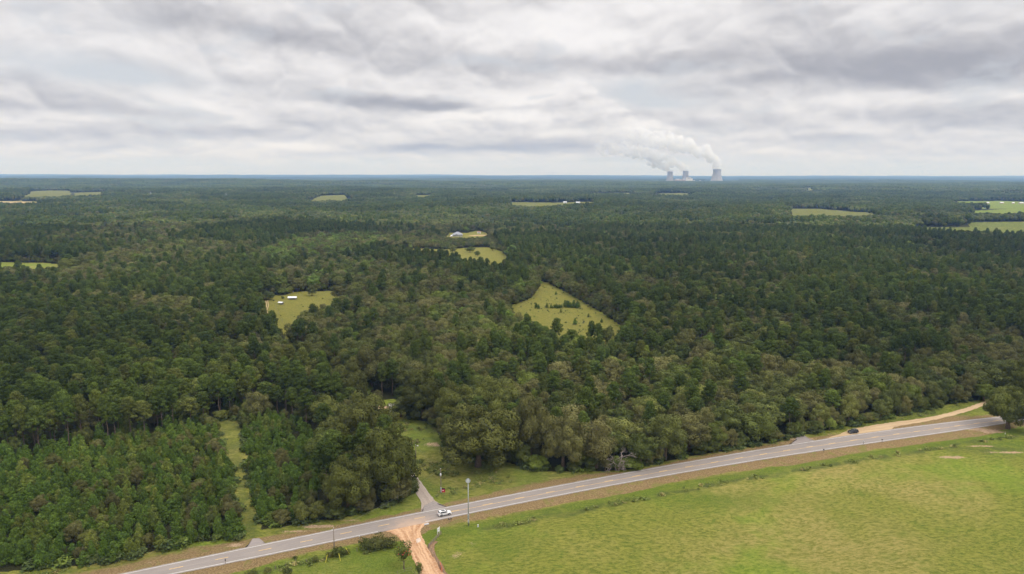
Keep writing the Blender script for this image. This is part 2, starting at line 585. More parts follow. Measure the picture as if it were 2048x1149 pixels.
def foliage_mat(name, ca, cb, cc, far=False):
    """ca dark, cb usual, cc the yellower trees; every tree and every leaf varies a little"""
    m = bpy.data.materials.new(name)
    m.use_nodes = True
    t = NT(m.node_tree)
    p = t.n['Principled BSDF']
    oi = t.new('ShaderNodeObjectInfo')
    rnd = oi.outputs['Random']
    at_ = t.new('ShaderNodeAttribute', attribute_name='tint')
    tint = at_.outputs['Fac']
    at2 = t.new('ShaderNodeAttribute', attribute_name='hue')
    hue = at2.outputs['Fac']
    zone = t.noise(oi.outputs['Location'], 0.009, 3, 0.6)
    stand = t.noise(oi.outputs['Location'], 0.0035, 2, 0.5)
    r1 = t.m('FRACT', t.m('ADD', rnd, hue))
    r2 = t.m('FRACT', t.m('ADD', t.m('MULTIPLY', rnd, 7.31), t.m('MULTIPLY', hue, 3.7)))
    f = t.m('ADD', t.m('MULTIPLY', r1, 0.7), t.ramp(zone, 0.35, 0.65, 0.0, 0.35))
    col = t.mix(f, ca, cb)
    col = t.mix(t.ramp(r2, 0.62, 1.0, 0.0, 0.9), col, cc)
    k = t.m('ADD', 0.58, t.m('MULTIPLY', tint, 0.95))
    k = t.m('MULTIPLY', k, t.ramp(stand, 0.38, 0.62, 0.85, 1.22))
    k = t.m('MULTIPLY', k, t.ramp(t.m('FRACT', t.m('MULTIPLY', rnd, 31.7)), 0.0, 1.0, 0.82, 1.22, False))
    vm = t.new('ShaderNodeVectorMath', operation='SCALE')
    t.put(vm.inputs[0], col)
    t.put(vm.inputs['Scale'], k)
    t.put(p.inputs['Base Color'], vm.outputs[0])
    p.inputs['Roughness'].default_value = 0.65
    p.inputs['Specular IOR Level'].default_value = 0.05
    return m


M_PINE = foliage_mat('pine_needles', (0.052, 0.077, 0.014), (0.084, 0.113, 0.020), (0.112, 0.120, 0.027))
M_BROAD = foliage_mat('broad_leaves', (0.066, 0.086, 0.020), (0.108, 0.116, 0.032), (0.112, 0.142, 0.024))
M_YOUNG = foliage_mat('young_needles', (0.068, 0.115, 0.018), (0.100, 0.150, 0.024), (0.140, 0.158, 0.032))
M_BRIGHT = foliage_mat('fresh_leaves', (0.100, 0.150, 0.026), (0.135, 0.190, 0.034), (0.165, 0.200, 0.040))
M_OAKD = foliage_mat('dark_oak_leaves', (0.080, 0.090, 0.020), (0.110, 0.113, 0.030), (0.108, 0.122, 0.026))
M_GREY = foliage_mat('oak_leaves', (0.090, 0.092, 0.027), (0.128, 0.118, 0.044), (0.120, 0.135, 0.030))
M_BARK = mat('bark', (0.16, 0.115, 0.085), 0.9, var=0.3, scale=3, bump=0.4, spec=0.1)
M_DEAD = mat('dead_wood', (0.27, 0.225, 0.20), 0.9, var=0.2, scale=3, spec=0.1)
M_WHITE = mat('white_paint', (0.80, 0.80, 0.80), 0.35, var=0.03, coat=0.5)
M_BLACKP = mat('black_paint', (0.015, 0.016, 0.020), 0.25, var=0.1, coat=0.7)
M_GLASS = mat('car_glass', (0.012, 0.014, 0.017), 0.08, var=0.1, spec=0.7)
M_TYRE = mat('tyre_rubber', (0.02, 0.02, 0.02), 0.85)
M_RIM = mat('alloy_rim', (0.55, 0.55, 0.57), 0.35, metal=0.7)
M_PLASTIC = mat('dark_plastic', (0.03, 0.03, 0.032), 0.6)
M_RED = mat('tail_red', (0.45, 0.02, 0.02), 0.3)
M_LAMP = mat('head_lamp', (0.75, 0.77, 0.8), 0.15, metal=0.3)
M_POLE = mat('weathered_pole_wood', (0.20, 0.165, 0.135), 0.9, var=0.25, scale=2, bump=0.3, spec=0.1)
M_STEEL = mat('galvanised_steel', (0.36, 0.38, 0.39), 0.5, metal=0.4, var=0.1)
M_GREY_P = mat('grey_paint', (0.42, 0.44, 0.45), 0.5, var=0.1)
M_CONC = mat('tower_concrete', (0.36, 0.35, 0.345), 0.9, var=0.1, scale=0.03, spec=0.1)
M_CONC2 = mat('plant_cladding', (0.70, 0.69, 0.67), 0.8, var=0.06, scale=0.05)
M_TAN = mat('plant_tan_wall', (0.42, 0.34, 0.29), 0.8, var=0.1, scale=0.05)
M_ROOF = mat('shingle_roof', (0.30, 0.31, 0.35), 0.85, var=0.2, scale=1.2, bump=0.3)
M_TIN = mat('tin_roof', (0.78, 0.80, 0.84), 0.4, metal=0.15, var=0.06, scale=1.0)
M_BROWNW = mat('brown_siding', (0.20, 0.145, 0.115), 0.85, var=0.15)
M_GREYW = mat('grey_siding', (0.45, 0.45, 0.46), 0.8, var=0.1)
M_SHADE = mat('dark_opening', (0.02, 0.02, 0.022), 0.8)
M_SIGNR = mat('red_sign_face', (0.48, 0.015, 0.04), 0.5, var=0.1)
M_YEL = mat('yellow_guard', (0.72, 0.62, 0.06), 0.5, var=0.1)
M_ORANGE = mat('orange_netting', (0.70, 0.17, 0.07), 0.7, var=0.15)
M_FENCE = mat('fence_wood', (0.20, 0.16, 0.13), 0.9, var=0.3, scale=4, spec=0.1)
M_BERRY = mat('red_blossom', (0.40, 0.05, 0.03), 0.7)


def asphalt_mat():
    m = bpy.data.materials.new('asphalt')
    m.use_nodes = True
    t = NT(m.node_tree)
    p = t.n['Principled BSDF']
    g = t.new('ShaderNodeNewGeometry')
    pos = g.outputs['Position']
    uv = t.new('ShaderNodeUVMap', uv_map='UVMap')
    s = t.new('ShaderNodeSeparateXYZ')
    t.put(s.inputs[0], uv.outputs[0])
    v = s.outputs[1]                                   # 0..1 across the road
    fine = t.noise(pos, 9.0, 4, 0.7)
    mid = t.noise(t.mapping(uv.outputs[0], scale=(0.12, 9, 1)), 1.0, 5, 0.6)
    big = t.noise(pos, 0.05, 4, 0.6)
    lane = t.m('ABSOLUTE', t.m('SUBTRACT', t.m('FRACT', t.m('MULTIPLY', v, 2.0)), 0.5))
    wheel = t.m('ABSOLUTE', t.m('SUBTRACT', lane, 0.24))
    w = t.ramp(wheel, 0.0, 0.13, 0.7, 0.0)
    col = t.mix(t.ramp(mid, 0.3, 0.7), (0.215, 0.186, 0.168), (0.275, 0.242, 0.215))
    col = t.mix(w, col, (0.235, 0.212, 0.202))
    col = t.mix(t.ramp(fine, 0.3, 0.75, 0.0, 0.35), col, (0.33, 0.29, 0.255))
    col = t.mix(t.ramp(big, 0.45, 0.75, 0.0, 0.45), col, (0.30, 0.25, 0.205))
    crack = t.noise(t.mapping(uv.outputs[0], scale=(0.6, 2.0, 1)), 3.0, 6, 0.7, 1.5)
    col = t.mix(t.ramp(t.m('ABSOLUTE', t.m('SUBTRACT', crack, 0.5)), 0.0, 0.012, 0.35, 0.0), col, (0.10, 0.09, 0.085))
    # clay carried onto the carriageway at the junction
    j = at(822, 1056)
    dist = t.new('ShaderNodeVectorMath', operation='DISTANCE')
    t.put(dist.inputs[0], pos)
    dist.inputs[1].default_value = (j.x + 1, j.y, 0)
    dd = t.m('ADD', dist.outputs['Value'], t.m('MULTIPLY', t.noise(pos, 0.5, 5, 0.65), 9.0))
    col = t.mix(t.ramp(dd, 5.0, 15.5, 0.85, 0.0), col, (0.47, 0.33, 0.235))
    t.put(p.inputs['Base Color'], col)
    p.inputs['Roughness'].default_value = 0.9
    p.inputs['Specular IOR Level'].default_value = 0.15
    return m


def dirt_mat(name, ca, cb, cc, rut=True):
    m = bpy.data.materials.new(name)
    m.use_nodes = True
    t = NT(m.node_tree)
    p = t.n['Principled BSDF']
    g = t.new('ShaderNodeNewGeometry')
    pos = g.outputs['Position']
    uv = t.new('ShaderNodeUVMap', uv_map='UVMap')
    n1 = t.noise(t.mapping(uv.outputs[0], scale=(0.05, 7.0, 1)), 1.0, 5, 0.55)
    n2 = t.noise(pos, 1.3, 6, 0.7)
    n3 = t.noise(pos, 0.22, 4, 0.6)
    col = t.mix(t.ramp(n1, 0.38, 0.62), ca, cb)
    col = t.mix(t.ramp(n2, 0.4, 0.75, 0.0, 0.65), col, cc)
    col = t.mix(t.ramp(n3, 0.5, 0.7, 0.0, 0.4), col, cb)
    t.put(p.inputs['Base Color'], col)
    b = t.new('ShaderNodeBump')
    b.inputs['Strength'].default_value = 0.7
    b.inputs['Distance'].default_value = 0.4
    t.put(b.inputs['Height'], t.m('ADD', n1, n2))
    t.put(p.inputs['Normal'], b.outputs[0])
    p.inputs['Roughness'].default_value = 0.95
    p.inputs['Specular IOR Level'].default_value = 0.05
    return m


def ground_mat():
    m = bpy.data.materials.new('ground_cover')
    m.use_nodes = True
    t = NT(m.node_tree)
    p = t.n['Principled BSDF']
    g = t.new('ShaderNodeNewGeometry')
    pos = g.outputs['Position']
    A = t.new('ShaderNodeAttribute', attribute_name='cover')      # R open grass, G dry verge, B bare soil
    B = t.new('ShaderNodeAttribute', attribute_name='growth')     # R lush, G weeds, B pasture yellow
    sa = t.new('ShaderNodeSeparateColor')
    t.put(sa.inputs[0], A.outputs['Color'])
    sb = t.new('ShaderNodeSeparateColor')
    t.put(sb.inputs[0], B.outputs['Color'])
    big = t.noise(pos, 0.018, 5, 0.6, 0.6)
    mid = t.noise(pos, 0.16, 5, 0.62, 0.8)
    # lodged grass: short streaks, bent by a slow swirl
    wv = t.new('ShaderNodeTexNoise')
    t.put(wv.inputs['Vector'], pos)
    wv.inputs['Scale'].default_value = 0.035
    wv.inputs['Detail'].default_value = 1
    vs_ = t.new('ShaderNodeVectorMath', operation='SCALE')
    t.put(vs_.inputs[0], wv.outputs['Color'])
    vs_.inputs['Scale'].default_value = 12.0
    va = t.new('ShaderNodeVectorMath', operation='ADD')
    t.put(va.inputs[0], pos)
    t.put(va.inputs[1], vs_.outputs[0])
    streak = t.noise(t.mapping(va.outputs[0], rot=(0, 0, R(-28)), scale=(0.75, 1.6, 0.3)), 0.65, 7, 0.78, 0.3)
    tuft = t.noise(pos, 1.7, 5, 0.72)
    fine = t.noise(pos, 5.5, 3, 0.7)
    # field
    gr = t.mix(t.ramp(streak, 0.36, 0.62), (0.108, 0.148, 0.019), (0.295, 0.292, 0.055))
    big2 = t.noise(t.mapping(pos, loc=(31, 7, 0)), 0.011, 6, 0.62, 0.4)
    gr = t.mix(t.ramp(big2, 0.42, 0.66, 0.0, 0.8), gr, t.mix(t.ramp(streak, 0.36, 0.62), (0.205, 0.200, 0.040), (0.47, 0.365, 0.135)))
    gr = t.mix(t.ramp(big, 0.50, 0.66, 0.0, 0.75), gr, t.mix(t.ramp(streak, 0.36, 0.62), (0.125, 0.210, 0.020), (0.255, 0.335, 0.040)))
    gr = t.mix(t.ramp(tuft, 0.50, 0.75, 0.0, 0.55), gr, (0.40, 0.37, 0.14))
    gr = t.mix(t.ramp(mid, 0.52, 0.72, 0.0, 0.45), gr, (0.125, 0.190, 0.028))
    # lush
    lu = t.mix(t.ramp(tuft, 0.35, 0.65), (0.090, 0.140, 0.020), (0.175, 0.235, 0.034))
    gr = t.mix(t.m('MULTIPLY', sb.outputs[0], t.ramp(mid, 0.3, 0.6, 0.65, 1.0)), gr, lu)
    # pasture seen far off
    pa = t.mix(t.ramp(streak, 0.35, 0.65), (0.150, 0.152, 0.028), (0.255, 0.225, 0.055))
    pa = t.mix(t.ramp(mid, 0.48, 0.7, 0.0, 0.6), pa, (0.125, 0.155, 0.032))
    gr = t.mix(sb.outputs[2], gr, pa)
    # weeds
    we = t.mix(t.ramp(tuft, 0.35, 0.65), (0.060, 0.085, 0.024), (0.145, 0.155, 0.050))
    wf = t.m('MULTIPLY', sb.outputs[1], t.ramp(t.m('ADD', t.m('MULTIPLY', mid, 0.6), t.m('MULTIPLY', tuft, 0.4)), 0.40, 0.56))
    gr = t.mix(wf, gr, we)
    # dry verge
    dr = t.mix(t.ramp(tuft, 0.3, 0.7), (0.175, 0.115, 0.050), (0.385, 0.270, 0.135))
    dr = t.mix(t.ramp(mid, 0.50, 0.66, 0.0, 0.75), dr, (0.215, 0.215, 0.055))
    dr = t.mix(t.ramp(fine, 0.5, 0.75, 0.0, 0.4), dr, (0.50, 0.39, 0.22))
    df = t.ramp(t.m('ADD', sa.outputs[1], t.m('MULTIPLY', t.m('SUBTRACT', mid, 0.5), 1.1)), 0.32, 0.68)
    gr = t.mix(df, gr, dr)
    # bare soil
    so = t.mix(t.ramp(tuft, 0.35, 0.65), (0.40, 0.265, 0.160), (0.60, 0.43, 0.28))
    sf = t.ramp(t.m('ADD', sa.outputs[2], t.m('MULTIPLY', t.m('SUBTRACT', t.m('ADD', t.m('MULTIPLY', mid, 0.5), t.m('MULTIPLY', tuft, 0.5)), 0.5), 1.6)), 0.40, 0.62)
    gr = t.mix(sf, gr, so)
    # forest floor
    ff = t.mix(t.ramp(tuft, 0.35, 0.65), (0.028, 0.030, 0.012), (0.060, 0.060, 0.024))
    of = t.ramp(t.m('ADD', sa.outputs[0], t.m('MULTIPLY', t.m('SUBTRACT', tuft, 0.5), 0.6)), 0.35, 0.65)
    cov = t.mix(of, ff, gr)
    # beyond the separate trees the sheet is tree tops, colour darkened for self-shading
    ln = t.new('ShaderNodeVectorMath', operation='LENGTH')
    t.put(ln.inputs[0], pos)
    fn = t.noise(pos, 0.012, 6, 0.7)
    fn2 = t.noise(t.mapping(pos, scale=(0.4, 1, 1)), 0.0016, 5, 0.65)
    fc = t.mix(t.ramp(fn, 0.35, 0.65), (0.018, 0.030, 0.012), (0.040, 0.054, 0.024))
    fc = t.mix(t.ramp(fn2, 0.60, 0.66, 0.0, 0.55), fc, (0.16, 0.17, 0.08))
    cov = t.mix(t.ramp(ln.outputs['Value'], 11500, 12500), cov, fc)
    t.put(p.inputs['Base Color'], cov)
    b = t.new('ShaderNodeBump')
    b.inputs['Strength'].default_value = 1.0
    b.inputs['Distance'].default_value = 0.8
    t.put(b.inputs['Height'], t.m('ADD', t.m('ADD', t.m('MULTIPLY', streak, 1.3), t.m('MULTIPLY', tuft, 0.8)), t.m('MULTIPLY', fine, 0.2)))
    t.put(p.inputs['Normal'], b.outputs[0])
    p.inputs['Roughness'].default_value = 0.95
    p.inputs['Specular IOR Level'].default_value = 0.04
    return m


M_ASPH = asphalt_mat()
M_DIRT = dirt_mat('orange_clay', (0.34, 0.180, 0.090), (0.57, 0.355, 0.205), (0.62, 0.45, 0.30))
M_GRAVEL = dirt_mat('gravel_drive', (0.30, 0.245, 0.205), (0.36, 0.30, 0.25), (0.42, 0.35, 0.29))
M_SAND = dirt_mat('sandy_track', (0.40, 0.275, 0.155), (0.52, 0.38, 0.23), (0.50, 0.38, 0.24))
M_OLDASPH = dirt_mat('worn_asphalt_apron', (0.245, 0.215, 0.20), (0.30, 0.26, 0.24), (0.33, 0.29, 0.26))
M_LINE_W = mat('road_paint_white', (0.58, 0.56, 0.53), 0.7, var=0.18, scale=0.8)
M_LINE_Y = mat('road_paint_yellow', (0.66, 0.43, 0.16), 0.7, var=0.18, scale=0.8)

# ------------------------------------------------------------------ ground sheet
ys = [-250.0]
while ys[-1] < 31500:
    y = ys[-1]
    if y < 165: s = 12.0
    elif y < 345: s = 0.75
    elif y < 720: s = 0.75 + (y - 345) * 0.009
    else: s = y * 0.011
    ys.append(y + s)
ys = np.array(ys)
ts = np.linspace(-1.15, 1.15, 620)
TT, YY = np.meshgrid(ts, ys)
XX = TT * (np.maximum(YY, -60) + 160)
ZZ = height(XX, YY)
# unevenness of fields and verges near by
near = 1 - sstep(400, 700, np.hypot(XX, YY))
dn = (YY - yT(XX)) * 0.92
ds = (yL(XX) - YY) * 0.92
offroad = np.maximum(dn, ds)
amp = near * sstep(2, 14, offroad)
ZZ = ZZ + amp * 0.5 * (fbm(XX, YY, 26, 3, 3) - 0.5)
ZZ = ZZ - near * 0.35 * np.exp(-((offroad - 6.0) / 1.8) ** 2)          # shallow roadside ditches
tr = np.minimum(np.minimum(segdist(DIRT_ROAD, XX, YY) - 4, segdist(DRIVE, XX, YY)), segdist(TRACK_E, XX, YY))
flat_ = near * sstep(9, 5, tr)
ZZ = ZZ * (1 - flat_) - 0.03 * flat_
ZZ = np.where(offroad < 2, np.minimum(ZZ, 0), ZZ)
nv = XX.size
nr, nc = XX.shape
idx = np.arange(nv).reshape(nr, nc)
fa = np.stack([idx[:-1, :-1], idx[:-1, 1:], idx[1:, 1:], idx[1:, :-1]], -1).reshape(-1, 4)
V = np.stack([XX, YY, ZZ], -1).reshape(-1, 3)
gme = mesh_from('ground', V, fa, [ground_mat()], True)
x, y = XX.ravel(), YY.ravel()
ds_, dn_ = ds.ravel(), dn.ravel()
ALL_OPEN.pop(0)            # the shaded lane keeps its forest floor
open_ = is_open(x, y).astype(float)
for a_ in range(6):
    open_ = np.maximum(open_, 0.8 * is_open(x + 2.2 * math.cos(a_ * PI / 3), y + 2.2 * math.sin(a_ * PI / 3)))
nz1 = fbm(x, y, 9, 5, 3)
nz2 = fbm(x, y, 30, 8, 3)
cover = np.zeros((nv, 4), np.float32)
growth = np.zeros((nv, 4), np.float32)
cover[:, 0] = open_
roady = inside(OPEN_ROAD, x, y)
south = roady & (ds_ > -1)
north = roady & (dn_ > -1)
bandS = sstep(8.0, 4.0, ds_ + (nz2 - 0.5) * 7 + (nz1 - 0.5) * 3)
bandS = np.where(ds_ > -8, bandS, 0) * south
bandN = sstep(8.5, 2.5, dn_ + (nz2 - 0.5) * 8) * north * 0.72
west_of_junction = x < at(800, 1070).x
cover[:, 1] = np.maximum(bandS * (0.62 + 0.35 * (nz1 > 0.3)), bandN)
cover[:, 2] = north * sstep(1.5, 3.5, dn_) * sstep(8, 5, dn_) * sstep(0.45, 0.75, fbm(x, y, 14, 63, 4)) * 0.45


def spot(px, py, rx, ry, power=1.0):
    c = at(px, py)
    d = ((x - c.x) / rx) ** 2 + ((y - c.y) / ry) ** 2
    return np.exp(-d * power) * (np.hypot(x - c.x, y - c.y) < 6 * max(rx, ry))


for a in ((868, 890, 7, 4, .55), (790, 930, 2, 2, .6), (1140, 975, 10, 2.0, .75), (1060, 986, 7, 1.6, .6), (640, 1052, 8, 1.6, .75), (590, 1062, 6, 1.4, .7), (700, 1040, 6, 1.3, .6), (1225, 957, 10, 1.5, .6),
          (940, 1095, 7, 5, .42), (920, 1110, 4, 5, .5), (1905, 915, 9, 2.2, .75), (1940, 858, 9, 3, .8), (1985, 862, 8, 3, .8), (2020, 905, 14, 1.6, .7), (1960, 893, 10, 1.3, .7), (1740, 862, 12, 4, .95), (1690, 876, 10, 2, .85),
          (897, 474, 14, 14, .7), (963, 471, 22, 16, .85), (945, 472, 14, 14, .7), (760, 815, 9, 2.5, .95), (300, 1125, 7, 1.2, .5), (1600, 878, 8, 2.2, .8), (470, 1090, 5, 2, .6), (980, 1035, 30, 2, .2)):
    cover[:, 2] = np.maximum(cover[:, 2], spot(*a[:4]) * a[4])
# pasture and lush ground
past = np.zeros(nv, bool)
for P in (FIELD_FARM, FIELD_TRI, FIELD_NORTH, F_E1, F_E2, F_W2, F_W3, F_C1, F_C2, F_C3, F_W4, F_C4, F_C5, F_E5, YARD_HOUSE):
    past |= inside(P, x, y)
growth[:, 2] = past
cover[:, 2] = np.maximum(cover[:, 2], inside(F_W1, x, y) * 0.55)
cover[:, 2] = np.maximum(cover[:, 2], inside(PLANT_SITE, x, y) * 0.30)
lush = (inside(F_E3, x, y) | inside(F_E4, x, y)) * 0.8 + inside(F_W5, x, y) * 0.45
lush = np.maximum(lush, inside(F_E2, x, y) * 0.55)
growth[:, 2] = np.where(lush > 0.4, 0, growth[:, 2])
lush = np.maximum(lush, south * sstep(5, 8, ds_) * sstep(16, 11, ds_) * 0.85)
lush = np.maximum(lush, inside(GRASS_PATH, x, y) * 0.25)
gp_ = inside(GRASS_PATH, x, y)
lawn = inside(poly((690, 800), (900, 800), (1000, 965), (1230, 950), (1200, 965), (880, 1010), (832, 962), (790, 930)), x, y) & north
lush = np.maximum(lush, lawn * (0.15 + 0.5 * sstep(0.4, 0.6, fbm(x, y, 16, 71, 3))))
lush = np.maximum(lush, (north & (dn_ > 8)) * 0.3)
for a in ((812, 858, 12, 8, 1.0), (868, 1062, 7, 9, 1.0), (760, 1128, 22, 14, .9), (600, 1135, 30, 8, .8), (1420, 1000, 22, 7, .8), (1000, 1090, 12, 9, .55), (2020, 890, 20, 8, .8)):
    lush = np.maximum(lush, spot(*a[:4]) * a[4])
growth[:, 0] = lush
weedline = np.exp(-((ds_ - 13.0 - (nz1 - 0.5) * 4) / 1.7) ** 2) * south * (x > at(960, 1050).x)
for P in (F_E1, F_W2, F_W3, F_C1, F_C2, F_C3, F_W4, F_C4, F_C5, F_E5, F_E2, PLANT_SITE):
    weedline = np.maximum(weedline, inside(P, x, y) * 1.0)
weedline = np.maximum(weedline, np.exp(-((ds_ - 9.0) / 1.3) ** 2) * south * (x < at(700, 1090).x) * 0.7)
growth[:, 1] = np.maximum(np.maximum(weedline * 0.95, gp_ * 0.6), (north & (dn_ > 6)) * 0.35)
for a in ((985, 1020, 24, 3, .5), (1985, 900, 18, 7, .8), (880, 985, 30, 5, .3)):
    growth[:, 1] = np.maximum(growth[:, 1], spot(*a[:4]) * a[4])
for nm, arr in (('cover', cover), ('growth', growth)):
    arr[:, 3] = 1
    a = gme.attributes.new(nm, 'FLOAT_COLOR', 'POINT')
    a.data.foreach_set('color', arr.ravel())
tag(link('ground', gme), 'ground of fields, verges and forest floor', None, kind='structure')


ALL_OPEN.insert(0, LANE)

# ------------------------------------------------------------------ road and tracks
def strip(name, left, right, m, z, uvs=None, label=None, jag=0.0, kind='structure', parent=None):
    n = len(left)
    vs, fs = [], []
    cols = 5
    for i in range(n):
        a, b = Vector(left[i]), Vector(right[i])
        w = (b - a)
        if jag:
            a = a - w.normalized() * jag * (vnoise(i * 1.7, 3, 1.0, 4) - 0.2)
            b = b + w.normalized() * jag * (vnoise(i * 1.9, 8, 1.0, 6) - 0.2)
        for k in range(cols):
            p = a.lerp(b, k / (cols - 1))
            vs.append((p.x, p.y, z))
    L = [0.0]
    for i in range(1, n):
        L.append(L[-1] + (Vector(left[i]) - Vector(left[i - 1])).length)
    for i in range(n - 1):
        for k in range(cols - 1):
            fs.append((i * cols + k, i * cols + k + 1, (i + 1) * cols + k + 1, (i + 1) * cols + k))
    me = mesh_from(name, vs, np.array(fs), [m], False)
    uv = me.uv_layers.new(name='UVMap')
    vi = np.zeros(len(me.loops), np.int32)
    me.loops.foreach_get('vertex_index', vi)
    u = np.array([L[i // cols] for i in vi])
    v_ = (vi % cols) / (cols - 1)
    uv.data.foreach_set('uv', np.stack([u, v_], -1).astype(np.float32).ravel())
    if me.polygons[0].normal.z < 0:
        me.flip_normals()
    o = link(name, me, parent)
    if label:
        tag(o, label, None, kind=kind)
    return o


def widen(pts, widths, n=60):
    """a ribbon along a polyline"""
    pts = [Vector((p[0], p[1], 0)) for p in pts]
    if not isinstance(widths, (list, tuple)): widths = [widths] * len(pts)
    out, ww = [], []
    for i in range(len(pts) - 1):
        p0 = pts[max(i - 1, 0)]; p1 = pts[i]; p2 = pts[i + 1]; p3 = pts[min(i + 2, len(pts) - 1)]
        k = max(2, int((p2 - p1).length / 1.5))
        for j in range(k):
            t = j / k
            out.append(0.5 * ((2 * p1) + (p2 - p0) * t + (2 * p0 - 5 * p1 + 4 * p2 - p3) * t * t + (3 * p1 - p0 - 3 * p2 + p3) * t ** 3))
            ww.append(widths[i] * (1 - t) + widths[i + 1] * t)
    out.append(pts[-1]); ww.append(widths[-1])
    l, r = [], []
    for i, p in enumerate(out):
        d = (out[min(i + 1, len(out) - 1)] - out[max(i - 1, 0)]).normalized()
        nrm = Vector((-d.y, d.x, 0))
        l.append(p + nrm * ww[i]); r.append(p - nrm * ww[i])
    return l, r


xs = np.arange(-330, 620, 1.2)
eT = np.stack([xs, yT(xs)], -1)
eL = np.stack([xs, yL(xs)], -1)
cs = 0.93
TL = [Vector((a, b + 0.55, 0)) for a, b in eT]
LL = [Vector((a + 0.15, b - 0.55, 0)) for a, b in eL]
strip('road', TL, LL, M_ASPH, 0.060, label='two-lane asphalt road', jag=0.35)


def line_strip(curve, off, w, x0, x1, m, name, z=0.070):
    k = (xs >= x0) & (xs <= x1)
    pts = [Vector((a, b + off, 0)) for a, b in zip(xs[k], curve[k])]
    if len(pts) < 2: return None
    return strip(name, [p + Vector((-w * 0.2, w / 2, 0)) for p in pts], [p + Vector((w * 0.2, -w / 2, 0)) for p in pts], m, z)


o = line_strip(yT(xs), -0.15, 0.19, -330, 600, M_LINE_W, 'edge_line')
tag(o, 'white edge line along the wooded side of the road', kind='structure')
jx0, jx1 = at(764, 1062).x, at(846, 1046).x
o = line_strip(yL(xs), 0.15, 0.19, -330, jx0, M_LINE_W, 'edge_line')
tag(o, 'white edge line on the field side, left of the clay turning', kind='structure')
o = line_strip(yL(xs), 0.15, 0.19, jx1, 600, M_LINE_W, 'edge_line')
tag(o, 'white edge line on the field side, right of the clay turning', kind='structure')
mid = (yT(xs) + yL(xs)) / 2
mb_l, mb_r = [], []
DASH = MB()
x0 = at(432, 1118).x
d_px = 11.3
while x0 > -320: x0 -= d_px
while x0 < 590:
    x1 = x0 + 3.4
    ya, yb = np.interp([x0, x1], xs, mid)
    w = 0.13
    DASH.add([(x0, ya - w, 0.070), (x1, yb - w, 0.070), (x1, yb + w, 0.070), (x0, ya + w, 0.070)], [(0, 1, 2, 3)])
    x0 += d_px
tag(DASH.build('centre_dashes', M_LINE_Y), 'yellow dashes down the middle of the road', kind='structure')
o = line_strip(mid, -0.42, 0.13, at(890, 1022).x, 600, M_LINE_Y, 'centre_line')
tag(o, 'solid yellow line beside the dashes', kind='structure')

l, r = widen(DRIVE, DRIVE_W)
strip('driveway', l, r, M_GRAVEL, 0.050, label='gravel driveway through the lawn', jag=0.5)
# apron where the drive meets the road
ap = [at(842, 1030), at(848, 1012), at(866, 1003), at(884, 1010), at(902, 1018)]
ap_in = [Vector((p.x, float(yT(p.x)) + 0.3, 0)) for p in (at(838, 1028), at(850, 1026), at(868, 1022), at(886, 1018), at(908, 1014))]
strip('driveway_apron', ap, ap_in, M_OLDASPH, 0.056, label='worn asphalt apron of the gravel driveway')
ap = [at(495, 1094), at(505, 1078), at(518, 1077), at(526, 1083), at(530, 1087)]
ap_in = [Vector((p.x, float(yT(p.x)) + 0.3, 0)) for p in (at(485, 1098), at(498, 1096), at(510, 1093), at(522, 1091), at(536, 1088))]
strip('path_apron', ap, ap_in, M_OLDASPH, 0.056, label='asphalt apron at the mown grass path')
ap = [at(1578, 893), at(1590, 880), at(1597, 870), at(1606, 870), at(1622, 880)]
ap_in = [Vector((p.x, float(yT(p.x)) + 0.3, 0)) for p in (at(1572, 895), at(1588, 891), at(1600, 889), at(1612, 888), at(1634, 884))]
strip('field_apron', ap, ap_in, M_OLDASPH, 0.056, label='asphalt apron by the woods near the parked black car')
ap = [at(1662, 874), at(1690, 866), at(1740, 858), at(1770, 856), at(1790, 852)]
ap_in = [Vector((p.x, float(yT(p.x)) + 0.3, 0)) for p in (at(1655, 882), at(1690, 876), at(1722, 870), at(1752, 866), at(1785, 861))]
strip('lay_by', ap, ap_in, M_SAND, 0.056, label='sandy lay-by beside the road')

l, r = widen(poly((872, 1083), (860, 1097), (867, 1112), (878, 1135), (893, 1160), (915, 1200)), [0.5, 0.9, 0.8, 1.0, 1.0, 1.0])
strip('worn_path', l, r, dirt_mat('bare_brown_soil', (0.17, 0.10, 0.060), (0.27, 0.17, 0.10), (0.38, 0.26, 0.15)), 0.045, label='bare brown strip along the wire fence', jag=0.8)

# clay side road: bell mouth then ribbon
bell_l = [at(770, 1062.5), at(782, 1066), at(796, 1073), at(806, 1085), at(815, 1097), at(824, 1112), at(832, 1130), at(841, 1149), at(852, 1180), at(870, 1230)]
bell_r = [at(858, 1044), at(850, 1050), at(842, 1058), at(840, 1068), at(846, 1080), at(852, 1094), at(864, 1114), at(878, 1137), at(892, 1160), at(915, 1215)]


def smooth_pts(P, k=6):
    out = []
    for i in range(len(P) - 1):
        p0, p1, p2, p3 = P[max(i - 1, 0)], P[i], P[i + 1], P[min(i + 2, len(P) - 1)]
        for j in range(k):
            t = j / k
            out.append(0.5 * ((2 * p1) + (p2 - p0) * t + (2 * p0 - 5 * p1 + 4 * p2 - p3) * t * t + (3 * p1 - p0 - 3 * p2 + p3) * t ** 3))
    return out + [P[-1]]


